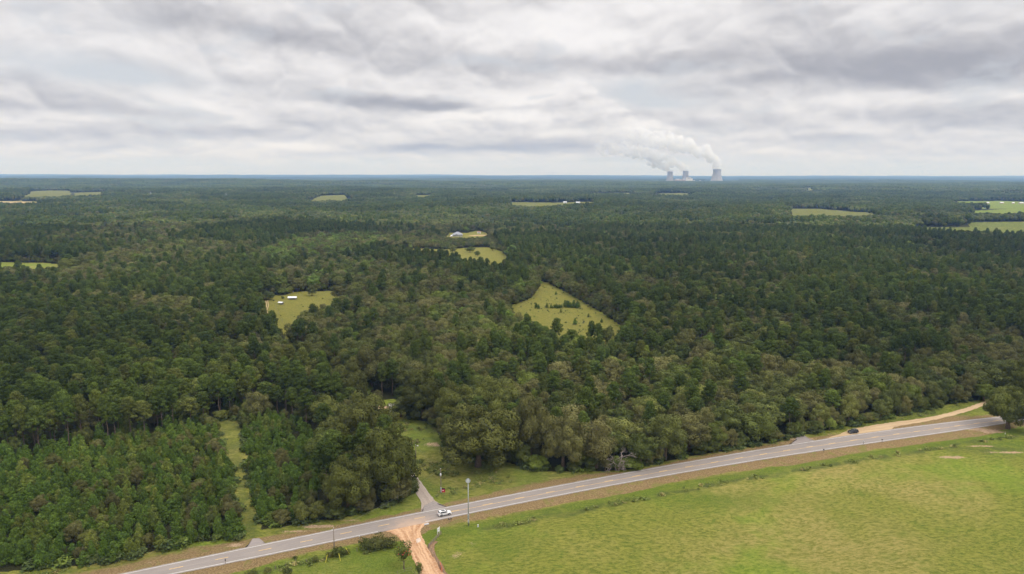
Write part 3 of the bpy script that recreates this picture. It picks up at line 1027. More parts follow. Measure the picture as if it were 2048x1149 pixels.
strip('dirt_road', smooth_pts(bell_l), smooth_pts(bell_r), M_DIRT, 0.052, label='rutted orange clay side road', jag=0.7)
l, r = widen(TRACK_E, [2.6, 3.0, 2.2, 1.6, 1.4, 1.3, 1.3])
strip('dirt_track', l, r, M_SAND, 0.052, label='sandy track along the edge of the woods', jag=0.8)
for k, off in enumerate((-0.9, 0.9)):
    pts = [at(533 + off * 2, 600), at(535 + off * 2, 612), at(532 + off * 2, 622), at(537 + off * 2, 634)]
    l, r = widen([p[:2] for p in pts], 0.32)
    o = strip('wheel_track', l, r, M_SAND, 0.04, label='pale wheel ruts crossing the farm pasture')


# ------------------------------------------------------------------ foliage geometry
def leaf_quads(P, N, size, g, stretch=1.15, jitter=0.35):
    n = len(P)
    N = N + g.normal(0, jitter, (n, 3))
    N /= np.linalg.norm(N, axis=1, keepdims=True) + 1e-9
    a = np.cross(N, g.normal(0, 1, (n, 3)))
    a /= np.linalg.norm(a, axis=1, keepdims=True) + 1e-9
    b = np.cross(N, a)
    s = size * g.uniform(0.6, 1.35, (n, 1))
    v = np.stack([P - a * s * 0.5 * stretch, P + b * s * 0.42, P + a * s * 0.5 * stretch, P - b * s * 0.42], 1).reshape(-1, 3)
    f = np.arange(4 * n).reshape(n, 4)
    return v, f


def sphere_dirs(n, g):
    v = g.normal(0, 1, (n, 3))
    return v / np.linalg.norm(v, axis=1, keepdims=True)


_bm = bmesh.new()
bmesh.ops.create_icosphere(_bm, subdivisions=2, radius=1.0)
ICO_V = np.array([v.co[:] for v in _bm.verts])
ICO_F = np.array([[v.index for v in f.verts] for f in _bm.faces])
_bm.free()
_bm = bmesh.new()
bmesh.ops.create_icosphere(_bm, subdivisions=1, radius=1.0)
ICO1_V = np.array([v.co[:] for v in _bm.verts])
ICO1_F = np.array([[v.index for v in f.verts] for f in _bm.faces])
_bm.free()


def puffs_to_leaves(C, Rr, D, per, size, g, flat=1.0, jitter=0.45, cull=0.78):
    Ps, Ns, Ts = [], [], []
    for c, r, d in zip(C, Rr, D):
        k = max(6, int(per * (r / np.mean(Rr)) ** 2))
        v = sphere_dirs(k, g)
        keep = (v @ d > -0.55) | (v[:, 2] > 0.1)
        v = v[keep]
        bump = 1 + 0.16 * np.sin(v[:, 0:1] * 7 + c[0] * 3) * np.sin(v[:, 1:2] * 8 + c[1] * 3) + g.uniform(-0.12, 0.08, (len(v), 1))
        P = c + v * r * bump * np.array([1, 1, flat])
        Ps.append(P); Ns.append(v); Ts.append(np.full(len(v), g.uniform(0.15, 0.8)) + g.uniform(-0.15, 0.15, len(v)))
    P, N, T = np.concatenate(Ps), np.concatenate(Ns), np.concatenate(Ts)
    if cull:
        inside_any = np.zeros(len(P), bool)
        for c, r in zip(C, Rr):
            inside_any |= (((P - c) / np.array([1, 1, flat])) ** 2).sum(1) < (r * cull) ** 2
        P, N, T = P[~inside_any], N[~inside_any], T[~inside_any]
    v, f = leaf_quads(P, N, size, g, jitter=jitter)
    return v, f, np.clip(T, 0, 1)


def crown_mesh(name, v, f, tint, m, cores=(), hue=0.0):
    """leaves plus dark inner cores; tint is per leaf"""
    tri = np.concatenate([f[:, [0, 1, 2]], f[:, [0, 2, 3]]])
    tt = np.repeat(tint, 4)
    vv, ff, aa = [v], [tri], [tt]
    o = len(v)
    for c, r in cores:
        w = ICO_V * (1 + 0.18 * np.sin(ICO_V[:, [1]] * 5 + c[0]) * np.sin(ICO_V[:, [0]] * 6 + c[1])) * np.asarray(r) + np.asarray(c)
        vv.append(w); ff.append(ICO_F + o); aa.append(np.full(len(w), 0.2)); o += len(w)  # added cores, tinted darker to deepen the shade inside the crown
    me = mesh_from(name, np.concatenate(vv), np.concatenate(ff), [m], False)
    a = me.attributes.new('tint', 'FLOAT', 'POINT')
    a.data.foreach_set('value', np.concatenate(aa).astype(np.float32))
    return me


def trunk_mesh(name, h, r0, limbs, m=None, lean=0.0, n=8):
    b = MB()
    pts, rad = [], []
    for i in range(7):
        t = i / 6
        pts.append((lean * t * t + 0.08 * math.sin(i * 2.1) * h / 10, 0.08 * math.cos(i * 1.7) * h / 10, h * t))
        rad.append(r0 * (1.35 if i == 0 else 1 - 0.72 * t))
    pts[0] = (pts[0][0], pts[0][1], -0.4)
    b.tube(pts, rad, n)
    for (z0, ang, ln, rise) in limbs:
        x0 = lean * (z0 / h) ** 2
        p = [(x0, 0, z0), (x0 + math.cos(ang) * ln * 0.5, math.sin(ang) * ln * 0.5, z0 + rise * 0.6), (x0 + math.cos(ang) * ln, math.sin(ang) * ln, z0 + rise)]
        rr = r0 * (1 - 0.72 * z0 / h) * 0.55
        b.tube(p, [rr, rr * 0.6, rr * 0.2], 5)
    me = mesh_from(name, b.v, b.f, [m or M_BARK], True)
    return me


def make_broad(seed, Rc=6.0, H=15.0, zb=2.5, npuff=30, per=95, leaf=0.62, m=None, wide=1.0):
    g = np.random.default_rng(seed)
    hz = (H - zb) / 2
    ctr = np.array([0, 0, zb + hz])
    k = np.arange(npuff) + 0.5
    phi = np.arccos(1 - 1.62 * k / npuff)
    th = PI * (1 + 5 ** 0.5) * k + g.uniform(-0.5, 0.5, npuff)
    D = np.stack([np.cos(th) * np.sin(phi), np.sin(th) * np.sin(phi), np.cos(phi)], 1)
    D += g.normal(0, 0.16, D.shape)
    D /= np.linalg.norm(D, axis=1, keepdims=True)
    rad = np.array([Rc, Rc * g.uniform(0.85, 1.05), hz])
    # squarish shoulders of an oak crown
    sc_ = g.uniform(0.52, 0.90, (npuff, 1))
    lob = 1 + 0.16 * np.sin(np.arctan2(D[:, 1], D[:, 0]) * 3 + seed)[:, None]
    C = ctr + D * rad * sc_ * lob
    Rr = Rc * g.uniform(0.5, 1.0, npuff) ** 1.3 * (1.9 / npuff ** 0.42)
    drop = g.random(npuff) < 0.10
    C, Rr, D = C[~drop], Rr[~drop], D[~drop]
    v, f, t = puffs_to_leaves(C, Rr, D, per, leaf, g, 0.85, 0.28)
    cores = [(ctr - np.array([0, 0, hz * 0.1]), rad * 0.55)]
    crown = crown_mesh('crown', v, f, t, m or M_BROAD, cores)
    limbs = [(H * g.uniform(0.2, 0.55), a + g.uniform(-0.4, 0.4), Rc * 0.62, H * 0.16) for a in np.arange(0, 2 * PI, 2 * PI / 6)]
    trunk = trunk_mesh('trunk', H * 0.8, 0.032 * H * (0.6 + Rc / 15), limbs)
    return trunk, crown


def make_pine(seed, H=21.0, Rc=4.4, zb=10.5, npuff=36, per=130, leaf=0.42, m=None, lean=0.0):
    g = np.random.default_rng(seed)
    C, Rr, D, limbs = [], [], [], []
    for i in range(npuff):
        t = (i + 0.5) / npuff
        t = t ** 0.85
        z = zb + (H - zb) * t
        rr = Rc * (1 - t ** 2.4) ** 0.6 * (0.55 + 0.45 * min(1, t * 3.2))
        a = i * 2.4 + g.uniform(-0.5, 0.5)
        q_ = g.uniform(0.45, 0.88)
        d = np.array([math.cos(a), math.sin(a), 0.35])
        c = np.array([math.cos(a) * rr * q_ + lean * (z / H) ** 2, math.sin(a) * rr * q_, z])
        C.append(c); D.append(d / np.linalg.norm(d)); Rr.append(g.uniform(0.95, 1.6) * Rc / 4.4 * (1.0 if t > 0.3 else 0.8))
        if i % 2 == 0:
            limbs.append((min(z - 0.5, H * 0.93), a, rr * q_, 0.6))
    for k in range(3):     # a few dead stubs under the crown
        limbs.append((zb * g.uniform(0.6, 0.95), g.uniform(0, 6.28), 1.2, 0.1))
    C.append(np.array([lean, 0, H - 0.7])); D.append(np.array([0, 0, 1.0])); Rr.append(1.1 * Rc / 4.4)
    v, f, t = puffs_to_leaves(np.array(C), np.array(Rr), np.array(D), per, leaf, g, 0.62, 0.5, 0.7)
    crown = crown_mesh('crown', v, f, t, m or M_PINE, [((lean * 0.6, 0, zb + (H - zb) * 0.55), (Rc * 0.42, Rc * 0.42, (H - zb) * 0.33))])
    trunk = trunk_mesh('trunk', H * 0.96, 0.24, limbs, lean=lean)
    return trunk, crown


def make_young(seed, H=7.0, Rc=2.1, npuff=24, per=80, leaf=0.30, m=None):
    g = np.random.default_rng(seed)
    C, Rr, D, limbs = [], [], [], []
    for i in range(npuff):
        t = (i + 0.5) / npuff
        z = 0.6 + (H - 1.0) * t
        rr = Rc * (1 - t ** 1.7) ** 0.75 * (0.8 + 0.2 * min(1, t * 4))
        a = i * 2.4 + g.uniform(-0.5, 0.5)
        q_ = g.uniform(0.45, 0.9)
        c = np.array([math.cos(a) * rr * q_, math.sin(a) * rr * q_, z])
        C.append(c); D.append(np.array([math.cos(a) * .8, math.sin(a) * .8, 0.6])); Rr.append(g.uniform(0.5, 1.0) * Rc / 2.1 * (1.15 - 0.45 * t))
        if i % 3 == 0: limbs.append((max(0.5, z - 0.5), a, rr * q_, 0.5))
    C.append(np.array([0, 0, H - 0.4])); D.append(np.array([0, 0, 1.0])); Rr.append(0.4 * Rc / 2.1)
    v, f, t = puffs_to_leaves(np.array(C), np.array(Rr), np.array(D), per, leaf, g, 0.9, 0.5, 0.7)
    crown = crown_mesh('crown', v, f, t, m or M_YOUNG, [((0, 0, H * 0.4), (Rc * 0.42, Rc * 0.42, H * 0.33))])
    trunk = trunk_mesh('trunk', H * 0.95, 0.09, limbs)
    return trunk, crown


# near models: (trunk, crown, nominal height, nominal crown radius)
BROAD = [(*make_broad(100 + i, Rc=6.2, H=15.5, zb=1.4, npuff=40, per=300, leaf=0.42, m=(M_BROAD, M_GREY)[i % 2]), 15.5, 6.2) for i in range(6)]
OAKS = [(*make_broad(140 + i, Rc=11.5, H=20, zb=1.0, npuff=95, per=520, leaf=0.46, m=M_GREY if i == 2 else M_OAKD), 20, 11.5) for i in range(3)]
PINE = [(*make_pine(200 + i, H=21 + (i % 3), lean=0.5 * math.sin(i * 2)), 21 + (i % 3), 4.4) for i in range(5)]
YOUNG = [(*make_young(300 + i, H=6.6 + 0.5 * (i % 3)), 6.6 + 0.5 * (i % 3), 2.1) for i in range(5)]

# ------------------------------------------------------------------ merged models for the forest that is one mass
src = bpy.data.collections.new('tree_models')      # never linked to the scene: only sources of the mass


def merged(name, parts):
    me = bpy.data.meshes.new(name)
    bm = bmesh.new()
    mats = []
    for pm in parts:
        base = len(bm.faces)
        bm.from_mesh(pm)
        bm.faces.ensure_lookup_table()
        mats.append(pm.materials[0])
        for fc in bm.faces[base:]:
            fc.material_index = len(mats) - 1
    bm.to_mesh(me)
    bm.free()
    for m_ in mats: me.materials.append(m_)
    o = bpy.data.objects.new(name, me)
    src.objects.link(o)
    return o


order = []
for k, (t_, c_, h_, r_) in enumerate(BROAD): order.append(merged('m%02d_broad' % len(order), (t_, c_)))
I_BROAD = list(range(0, 6))
for k, (t_, c_, h_, r_) in enumerate(PINE): order.append(merged('m%02d_pine' % len(order), (t_, c_)))
I_PINE = list(range(6, 11))
for k, (t_, c_, h_, r_) in enumerate(YOUNG): order.append(merged('m%02d_young' % len(order), (t_, c_)))
I_YOUNG = list(range(11, 16))


def lod_tree(seed, kind, far=False):
    """light model: lumpy crown blobs with torn edges"""
    g = np.random.default_rng(seed)
    vv, ff, tt, o = [], [], [], 0
    if kind == 'pine':
        H, Rc, zb = g.uniform(17, 22), g.uniform(3.4, 4.6), 8.0
    else:
        H, Rc, zb = g.uniform(13, 18), g.uniform(5.0, 7.5), 1.5
    IV, IF = (ICO1_V, ICO1_F) if far else (ICO_V, ICO_F)
    w = IV.copy()
    w = w * (1 + g.uniform(-0.2, 0.22, (len(w), 1)))
    w = w * np.array([Rc, Rc, (H - zb) / 2]) * 0.92 + np.array([0, 0, zb + (H - zb) / 2])
    vv.append(w); ff.append(IF); tt.append(g.uniform(0.0, 0.45, len(w))); o = len(w)
    if not far:
        n = 110
        d = sphere_dirs(n, g)
        d[:, 2] = np.abs(d[:, 2]) * 1.2 - 0.25
        P = d * np.array([Rc, Rc, (H - zb) / 2]) * g.uniform(0.85, 1.08, (n, 1)) + np.array([0, 0, zb + (H - zb) / 2])
        v, f = leaf_quads(P, d, 1.7, g, 1.3, 0.5)
        vv.append(v); ff.append(np.concatenate([f[:, [0, 1, 2]], f[:, [0, 2, 3]]]) + o); tt.append(np.repeat(g.uniform(0.0, 0.8, n), 4))
    return np.concatenate(vv), np.concatenate(ff), np.concatenate(tt)


def patch(name, size, spacing, seed, pine_share, far=False):
    g = np.random.default_rng(seed)
    vs_, fs_, ts_, hs_, mi_, o = [], [], [], [], [], 0
    lib = {k: [lod_tree(seed * 31 + i + (50 if k == 'pine' else 0), k, far) for i in range(4)] for k in ('pine', 'broad')}
    n = int(size / spacing)
    for i in range(n):
        for j in range(n):
            x_ = (i + 0.5 + g.uniform(-0.42, 0.42)) * spacing - size / 2
            y_ = (j + 0.5 + g.uniform(-0.42, 0.42)) * spacing - size / 2
            k = 'pine' if g.random() < pine_share else 'broad'
            v, f, t = lib[k][g.integers(4)]
            a = g.uniform(0, 6.28)
            s = g.uniform(0.75, 1.2)
            Rm = np.array([[math.cos(a), -math.sin(a), 0], [math.sin(a), math.cos(a), 0], [0, 0, 1]])
            vs_.append((v @ Rm.T) * s + np.array([x_, y_, 0]))
            fs_.append(f + o); ts_.append(t); hs_.append(np.full(len(v), g.random())); mi_.append(np.full(len(f), 0 if k == 'pine' else g.choice([1, 2])))
            o += len(v)
    me = mesh_from(name, np.concatenate(vs_), np.concatenate(fs_), [M_PINE, M_BROAD, M_GREY], False)
    for nm, arr in (('tint', ts_), ('hue', hs_)):
        a = me.attributes.new(nm, 'FLOAT', 'POINT')
        a.data.foreach_set('value', np.concatenate(arr).astype(np.float32))
    me.polygons.foreach_set('material_index', np.concatenate(mi_).astype(np.int32))
    ob = bpy.data.objects.new(name, me)
    src.objects.link(ob)


for k, ps in enumerate((0.85, 0.5, 0.2, 0.7)): patch('m%02d_patch' % (16 + k), 44, 7.4, 400 + k, ps)
for k, ps in enumerate((0.9, 0.5, 0.2)): patch('m%02d_patch' % (20 + k), 110, 10.0, 500 + k, ps, far=True)

for k in range(2):
    c_ = BROAD[k][1].copy()
    c_.materials.clear(); c_.materials.append(M_BRIGHT)
    order.append(merged('m%02d_bright' % (23 + k), (BROAD[k][0], c_)))

# ------------------------------------------------------------------ where the trees stand
YOUNG_A = poly((-260, 1200), (-260, 960), (0, 925), (120, 905), (210, 893), (330, 872), (440, 850), (462, 845), (500, 1085), (300, 1200))
YOUNG_B = poly((480, 850), (540, 835), (600, 845), (640, 900), (655, 960), (640, 1010), (600, 1056), (515, 1072), (486, 960))
PINES_W = poly((-400, 1000), (-400, 640), (-60, 640), (240, 640), (430, 700), (440, 850), (330, 872), (210, 893), (120, 905), (0, 925))
PINES_E = poly((1350, 730), (1250, 640), (1120, 560), (1200, 500), (1500, 470), (2250, 470), (2250, 720), (1900, 740), (1700, 760), (1500, 740))
PINES_C = poly((700, 520), (880, 512), (1040, 530), (1060, 580), (980, 610), (900, 560), (780, 550))
OAKROW = poly((520, 560), (760, 540), (1000, 610), (1080, 680), (1000, 720), (840, 800), (700, 760), (600, 680), (580, 600))
EDGE_E = poly((1000, 960), (1280, 830), (1600, 780), (1950, 720), (2250, 700), (2250, 800), (1974, 801), (1684, 859), (1378, 917), (1180, 960))
BRIGHT = poly((480, 530), (560, 500), (660, 482), (770, 478), (770, 505), (700, 520), (600, 530), (540, 545))


def zone_of(x_, y_):
    x_ = np.atleast_1d(x_); y_ = np.atleast_1d(y_)
    n = fbm(x_, y_, 170, 21, 4)
    n2_ = fbm(x_, y_, 60, 31, 3)
    p = np.clip((n - 0.5) * 5 + 0.55 + (n2_ - 0.5) * 0.8, 0.05, 0.95)     # share of pines
    p = np.where(inside(PINES_W, x_, y_), 0.975, p)
    p = np.where(inside(PINES_E, x_, y_), np.clip(0.72 + (n2_ - 0.5) * 2.4, 0.1, 0.97), p)
    p = np.where(inside(PINES_C, x_, y_), 0.97, p)
    p = np.where(inside(OAKROW, x_, y_), 0.12, p)
    p = np.where(inside(EDGE_E, x_, y_), 0.15, p)
    p = np.where(inside(BRIGHT, x_, y_), 0.0, p)
    yg = inside(YOUNG_A, x_, y_) | inside(YOUNG_B, x_, y_)
    return p, yg


# trees read off one by one: px, py of the foot, crown radius in px, top row, model list, label
HEROES = [
    ('oak_tree', 955, 952, 80, 822, OAKS[0], 'huge round oak on the lawn, right of the red sign'),
    ('oak_tree', 770, 1008, 62, 868, OAKS[1], 'broad dark oak at the corner, left of the gravel driveway'),
    ('oak_tree', 1128, 944, 46, 835, OAKS[2], 'olive oak right of the huge round oak, lowest branches near the verge'),
    ('oak_tree', 690, 1035, 50, 925, OAKS[0], 'dark oak at the verge, second tree left of the gravel driveway'),
    ('oak_tree', 2034, 866, 48, 782, OAKS[0], 'dark oak standing alone where the road leaves the picture on the right'),
    ('oak_tree', 1062, 930, 42, 800, OAKS[2], 'tall grey-green oak directly behind the huge round oak'),
    ('oak_tree', 908, 868, 44, 772, OAKS[0], 'bright green tree at the top right corner of the lawn'),
    ('oak_tree', 728, 930, 58, 800, OAKS[1], 'large oak on the left edge of the lawn, above the corner oak'),
    ('oak_tree', 688, 825, 46, 735, OAKS[1], 'olive oak where the driveway disappears into the woods'),
    ('oak_tree', 738, 792, 46, 700, OAKS[2], 'large round oak just above the pale bend of the driveway'),
    ('oak_tree', 842, 846, 42, 745, OAKS[1], 'wide oak hiding the white mobile home'),
    ('oak_tree', 985, 870, 52, 765, OAKS[2], 'grey-green oak behind the huge round oak, to its upper right'),
    ('broadleaf_tree', 800, 838, 24, 795, BROAD[2], 'rounded tree in front of the pale mobile home'),
    ('broadleaf_tree', 1195, 944, 34, 838, BROAD[3], 'vine-covered tree just left of the bare dead tree'),
    ('broadleaf_tree', 1284, 940, 30, 868, BROAD[0], 'small leafy tree just right of the bare dead tree'),
    ('broadleaf_tree', 1335, 927, 38, 825, BROAD[2], 'round tree at the verge, second to the right of the bare dead tree'),
    ('broadleaf_tree', 1975, 806, 22, 768, BROAD[4], 'small tree over the far end of the sandy track'),
    ('oak_tree', 2040, 800, 40, 725, OAKS[1], 'oak behind the lone oak, at the right edge of the picture'),
    ('oak_tree', 626, 745, 40, 690, OAKS[1], 'round oak on the dark lane below the farm pasture'),
]
DEAD = (1238, 946)


def put_tree(kind, model, p, s, rz, label=None, group=None, sxy=None):
    t_, c_, h_, r_ = model
    root = empty(kind, p, label, 'tree', rz, group)
    sxy = sxy or s
    root.scale = (sxy, sxy, s)
    link('trunk', t_, root)
    link('crown', c_, root)
    return root


occ = []
for kind, px, py, rp, top, model, lab in HEROES:
    p = at(px, py)
    r_ = rp / F * math.hypot(p.y, HC)
    # the crown leans over the foot: its top is at the row given, at the distance of the foot
    h_ = up(px, py, top) * 0.94
    p = p + Vector((0, r_ * 0.55, 0))
    put_tree(kind, model, p, h_ / model[2], random.uniform(0, 6.28), lab, None, r_ / model[3])
    occ.append((p.x, p.y, r_))

cell = 8.0
grid = {}


def near_ok(x_, y_, r_, k):
    cx_, cy_ = int(x_ // cell), int(y_ // cell)
    for i in range(cx_ - 3, cx_ + 4):
        for j in range(cy_ - 3, cy_ + 4):
            for (a, b, c) in grid.get((i, j), ()):
                d = (c + r_) * k
                if (a - x_) ** 2 + (b - y_) ** 2 < d * d:
                    return False
    return True


def reg(x_, y_, r_):
    grid.setdefault((int(x_ // cell), int(y_ // cell)), []).append((x_, y_, r_))


for o_ in occ: reg(*o_)
reg(at(*DEAD).x, at(*DEAD).y + 1.0, 3.2)
NEAR_R = 1500.0
g0 = np.random.default_rng(5)
cand = []
st = 3.4
yy = np.arange(150, NEAR_R, st)
for yv in yy:
    hw = 0.79 * yv + 45
    xv = np.arange(-hw, hw, st)
    cand.append(np.stack([xv + g0.uniform(-st / 2, st / 2, len(xv)), yv + g0.uniform(-st / 2, st / 2, len(xv))], -1))
cand = np.concatenate(cand)
cand = cand[np.hypot(cand[:, 0], cand[:, 1]) < NEAR_R]
o1 = is_open(cand[:, 0], cand[:, 1])
cand = cand[~o1]
ps, yg = zone_of(cand[:, 0], cand[:, 1])
# drop places whose crown would hang over open ground
tight = np.zeros(len(cand), bool)
for k in range(8):
    a = k * PI / 4
    tight |= is_open(cand[:, 0] + 4.2 * math.cos(a), cand[:, 1] + 4.2 * math.sin(a))
small_tight = np.zeros(len(cand), bool)
for k in range(4):
    a = k * PI / 2 + 0.3
    small_tight |= is_open(cand[:, 0] + 1.3 * math.cos(a), cand[:, 1] + 1.3 * math.sin(a))
perm = g0.permutation(len(cand))
rr_ = g0.random((len(cand), 6))
BELT = poly((820, 505), (830, 484), (895, 482), (985, 478), (1000, 498), (935, 498), (900, 501))
belt = inside(BELT, cand[:, 0], cand[:, 1])
trees = []     # x, y, kind, r, h
for phase in (0, 1, 2):
    for i in perm:
        x_, y_ = cand[i]
        u = rr_[i]
        if yg[i]:
            if phase != 1 or small_tight[i]: continue
            if u[0] < 0.22:
                kind, r_, h_, k = 'broad', 1.7 + 1.7 * u[1], 3.8 + 4.0 * u[2], 0.6
            else:
                kind, r_, h_, k = 'young', 1.5 + 1.0 * u[1], 4.0 + 4.2 * u[2], 0.55
        else:
            if tight[i]: continue
            if u[0] < ps[i]:
                if phase != 1: continue
                kind, r_, h_, k = 'pine', 3.2 + 2.1 * u[1], 14.5 + 8.5 * u[2], 0.64
            else:
                if phase != 0 and u[3] > 0.5: continue
                big_ = u[1] ** 1.6 if phase == 0 else 0.0
                kind, r_, h_, k = 'broad', 4.6 + 5.0 * big_, 11 + 4 * u[2] + 3.5 * big_, 0.70
        if belt[i]: kind, h_, r_ = 'broad', 8 + 3.5 * u[2], min(r_, 5.0)
        if near_ok(x_, y_, r_, k):
            reg(x_, y_, r_)
            trees.append((x_, y_, kind, r_, h_))
    if phase == 2: break
# an under-storey of small trees along the open edges
for i in perm:
    if tight[i] and not yg[i] and not small_tight[i]:
        x_, y_ = cand[i]
        r_ = 2.1 + 2.3 * rr_[i][1]
        if near_ok(x_, y_, r_, 0.34):
            reg(x_, y_, r_)
            trees.append((x_, y_, 'broad', r_, 4.0 + 6.5 * rr_[i][2]))
pw = inside(PINES_W, cand[:, 0], cand[:, 1])
edge_y = np.vstack([poly((-260, 960), (0, 925), (120, 905), (210, 893), (330, 872), (440, 850), (470, 842))])
dpw = segdist(edge_y, cand[:, 0], cand[:, 1])
for i in perm:
    if not yg[i] and not tight[i] and dpw[i] < 17 and rr_[i][4] < 0.8 and rr_[i][5] < 0.9:
        x_, y_ = cand[i]
        r_ = 1.6 + 1.8 * rr_[i][1]
        if near_ok(x_, y_, r_, 0.42):
            reg(x_, y_, r_)
            trees.append((x_, y_, 'young' if rr_[i][5] < .5 else 'broad', r_, 4.0 + 6.5 * rr_[i][2]))
print('trees', len(trees))


# the largest-showing 300 of each kind become things
def shows(t):
    x_, y_, kind, r_, h_ = t
    if y_ < 100: return 0
    z_ = -HC + h_ * 0.6
    cx_ = x_
    depth = y_ * math.cos(PITCH) - z_ * math.sin(PITCH)
    vy = y_ * math.sin(PITCH) + z_ * math.cos(PITCH)
    u_, v_ = F * cx_ / depth, F * vy / depth
    m_ = F * r_ / depth
    if abs(u_) > 1024 + m_ * 0.6 or abs(v_) > 574 + m_ * 0.8: return 0
    return (r_ * h_) / depth ** 2


LANDMARKS = [(475, 950, 'the mown grass path'), (512, 1085, 'the small asphalt apron'), (850, 985, 'the gravel driveway'), (955, 890, 'the huge round oak'), (1238, 915, 'the bare dead tree'),
             (1430, 900, 'the straight middle of the road'), (1600, 868, 'the grey apron by the woods'), (1706, 858, 'the black car'), (1870, 830, 'the sandy track'), (2034, 830, 'the lone roadside oak'),
             (800, 812, 'the mobile home'), (1150, 620, 'the triangular pasture'), (600, 600, 'the farm pasture'), (975, 508, 'the far pasture'), (668, 1070, 'the nearest wooden pole'), (30, 1120, 'the bottom left corner'),
             (0, 960, 'the left picture edge'), (250, 850, 'the gap full of bare trunks'), (640, 720, 'the dark lane'), (2030, 690, 'the right picture edge')]
ONES = 'zeroth first second third fourth fifth sixth seventh eighth ninth tenth eleventh twelfth thirteenth fourteenth fifteenth sixteenth seventeenth eighteenth nineteenth'.split()
TENS = {2: ('twentieth', 'twenty'), 3: ('thirtieth', 'thirty'), 4: ('fortieth', 'forty'), 5: ('fiftieth', 'fifty'), 6: ('sixtieth', 'sixty'), 7: ('seventieth', 'seventy'), 8: ('eightieth', 'eighty'), 9: ('ninetieth', 'ninety')}


def ordinal(n):
    if n < 20: return ONES[n]
    return TENS[n // 10][0] if n % 10 == 0 else TENS[n // 10][1] + '-' + ONES[n % 10]


def project(x_, y_, z_):
    zc = z_ - HC
    depth = y_ * math.cos(PITCH) - zc * math.sin(PITCH)
    return 1024 + F * x_ / depth, 574.5 - F * (y_ * math.sin(PITCH) + zc * math.cos(PITCH)) / depth


def place_phrase(u_, v_):
    d, lx, ly, name = min((math.hypot((u_ - a) * 0.8, v_ - b), a, b, n_) for a, b, n_ in LANDMARKS)
    du, dv = u_ - lx, v_ - ly
    if abs(dv) > abs(du) * 0.7: rel = 'below' if dv > 0 else 'above'
    else: rel = 'right of' if du > 0 else 'left of'
    return rel + ' ' + name


idx_by = {'pine': [], 'broad': [], 'young': []}
for i, t in enumerate(trees):
    s = shows(t)
    if s > 0: idx_by[t[2]].append((s, i))
single = set()
for k in idx_by:
    idx_by[k].sort(reverse=True)
    single |= {i for s, i in idx_by[k][:295 if k != 'broad' else 280]}
NAMES = {'pine': 'pine_tree', 'broad': 'broadleaf_tree', 'young': 'young_pine'}
WORD = {'pine': 'pine', 'broad': 'leafy tree', 'young': 'young pine'}
MODELS = {'pine': PINE, 'broad': BROAD, 'young': YOUNG}
BASEI = {'pine': I_PINE, 'broad': I_BROAD, 'young': I_YOUNG}
mass, singles = [], []
gsel = np.random.default_rng(77)
for i, (x_, y_, kind, r_, h_) in enumerate(trees):
    k = int(gsel.integers(len(MODELS[kind])))
    model = MODELS[kind][k]
    rz = float(gsel.uniform(0, 6.28))
    z_ = float(height(x_, y_)) - 0.1
    if i in single:
        u_, v_ = project(x_, y_, h_ * 0.7)
        word = {'pine': 'pine', 'young': 'young pine', 'broad': ('small ' if h_ < 9 else '') + ('olive' if k % 2 else 'green') + ' leafy tree'}[kind]
        singles.append((word, place_phrase(u_, v_), u_, put_tree(NAMES[kind], model, (x_, y_, z_), h_ / model[2], rz, None, None, r_ / model[3])))
    else:
        mass.append((x_, y_, z_, rz, r_ / model[3], h_ / model[2], 23 + k % 2 if kind == 'broad' and gsel.random() < (0.5 if inside(BRIGHT, np.array([x_]), np.array([y_]))[0] else 0.03) else BASEI[kind][k]))

clans = {}
for w_, ph, u_, ob in singles:
    clans.setdefault((w_, ph), []).append((u_, ob))
for (w_, ph), lst in clans.items():
    lst.sort(key=lambda q_: q_[0])
    for n_, (u_, ob) in enumerate(lst):
        tag(ob, f'{w_} {ph}' + (f', {ordinal(n_ + 1)} from the left there' if len(lst) > 1 else ''), None, w_.replace('tree', 'trees').replace('pine', 'pines') + ' ' + ph)

# middle distance: 44 m stands; far: 110 m stands
for (r0, r1, size, ids) in ((NEAR_R, 4800.0, 38.0, (16, 17, 18, 19)), (4800.0, 12300.0, 92.0, (20, 21, 22))):
    gy = np.arange(r0 * 0.6, r1 + size, size)
    for yv in gy:
        hw = 0.80 * yv + 60
        xv = np.arange(-hw, hw, size) + float(gsel.uniform(-size / 2, size / 2))
        yv2 = yv + gsel.uniform(-size * .15, size * .15, len(xv))
        rr2 = np.hypot(xv, yv2)
        ok = (rr2 >= r0 - 3) & (rr2 < r1)
        xv, yv2 = xv[ok], yv2[ok]
        if not len(xv): continue
        bad = is_open(xv, yv2)
        for a in range(4):
            bad |= is_open(xv + size * .42 * math.cos(a * PI / 2 + .78), yv2 + size * .42 * math.sin(a * PI / 2 + .78))
        xv, yv2 = xv[~bad], yv2[~bad]
        p, _ = zone_of(xv, yv2)
        zz = height(xv, yv2)
        for a, b, c, pp in zip(xv, yv2, zz, p):
            kk = int(np.clip((1 - pp) * (len(ids) - 1) + gsel.uniform(-0.5, 0.5) + 0.5, 0, len(ids) - 1)) if len(ids) == 3 else (16, 19, 17, 18)[int(np.clip((1 - pp) * 4, 0, 3))]
            mass.append((a, b, c - 0.2, gsel.integers(4) * PI / 2 + gsel.uniform(-0.1, 0.1), 1.0, gsel.uniform(0.85, 1.1), ids[kk] if len(ids) == 3 else kk))
# clear scrub belts of small trees inside the wider open edges of far fields
mass = np.array(mass)
print('mass points', len(mass))


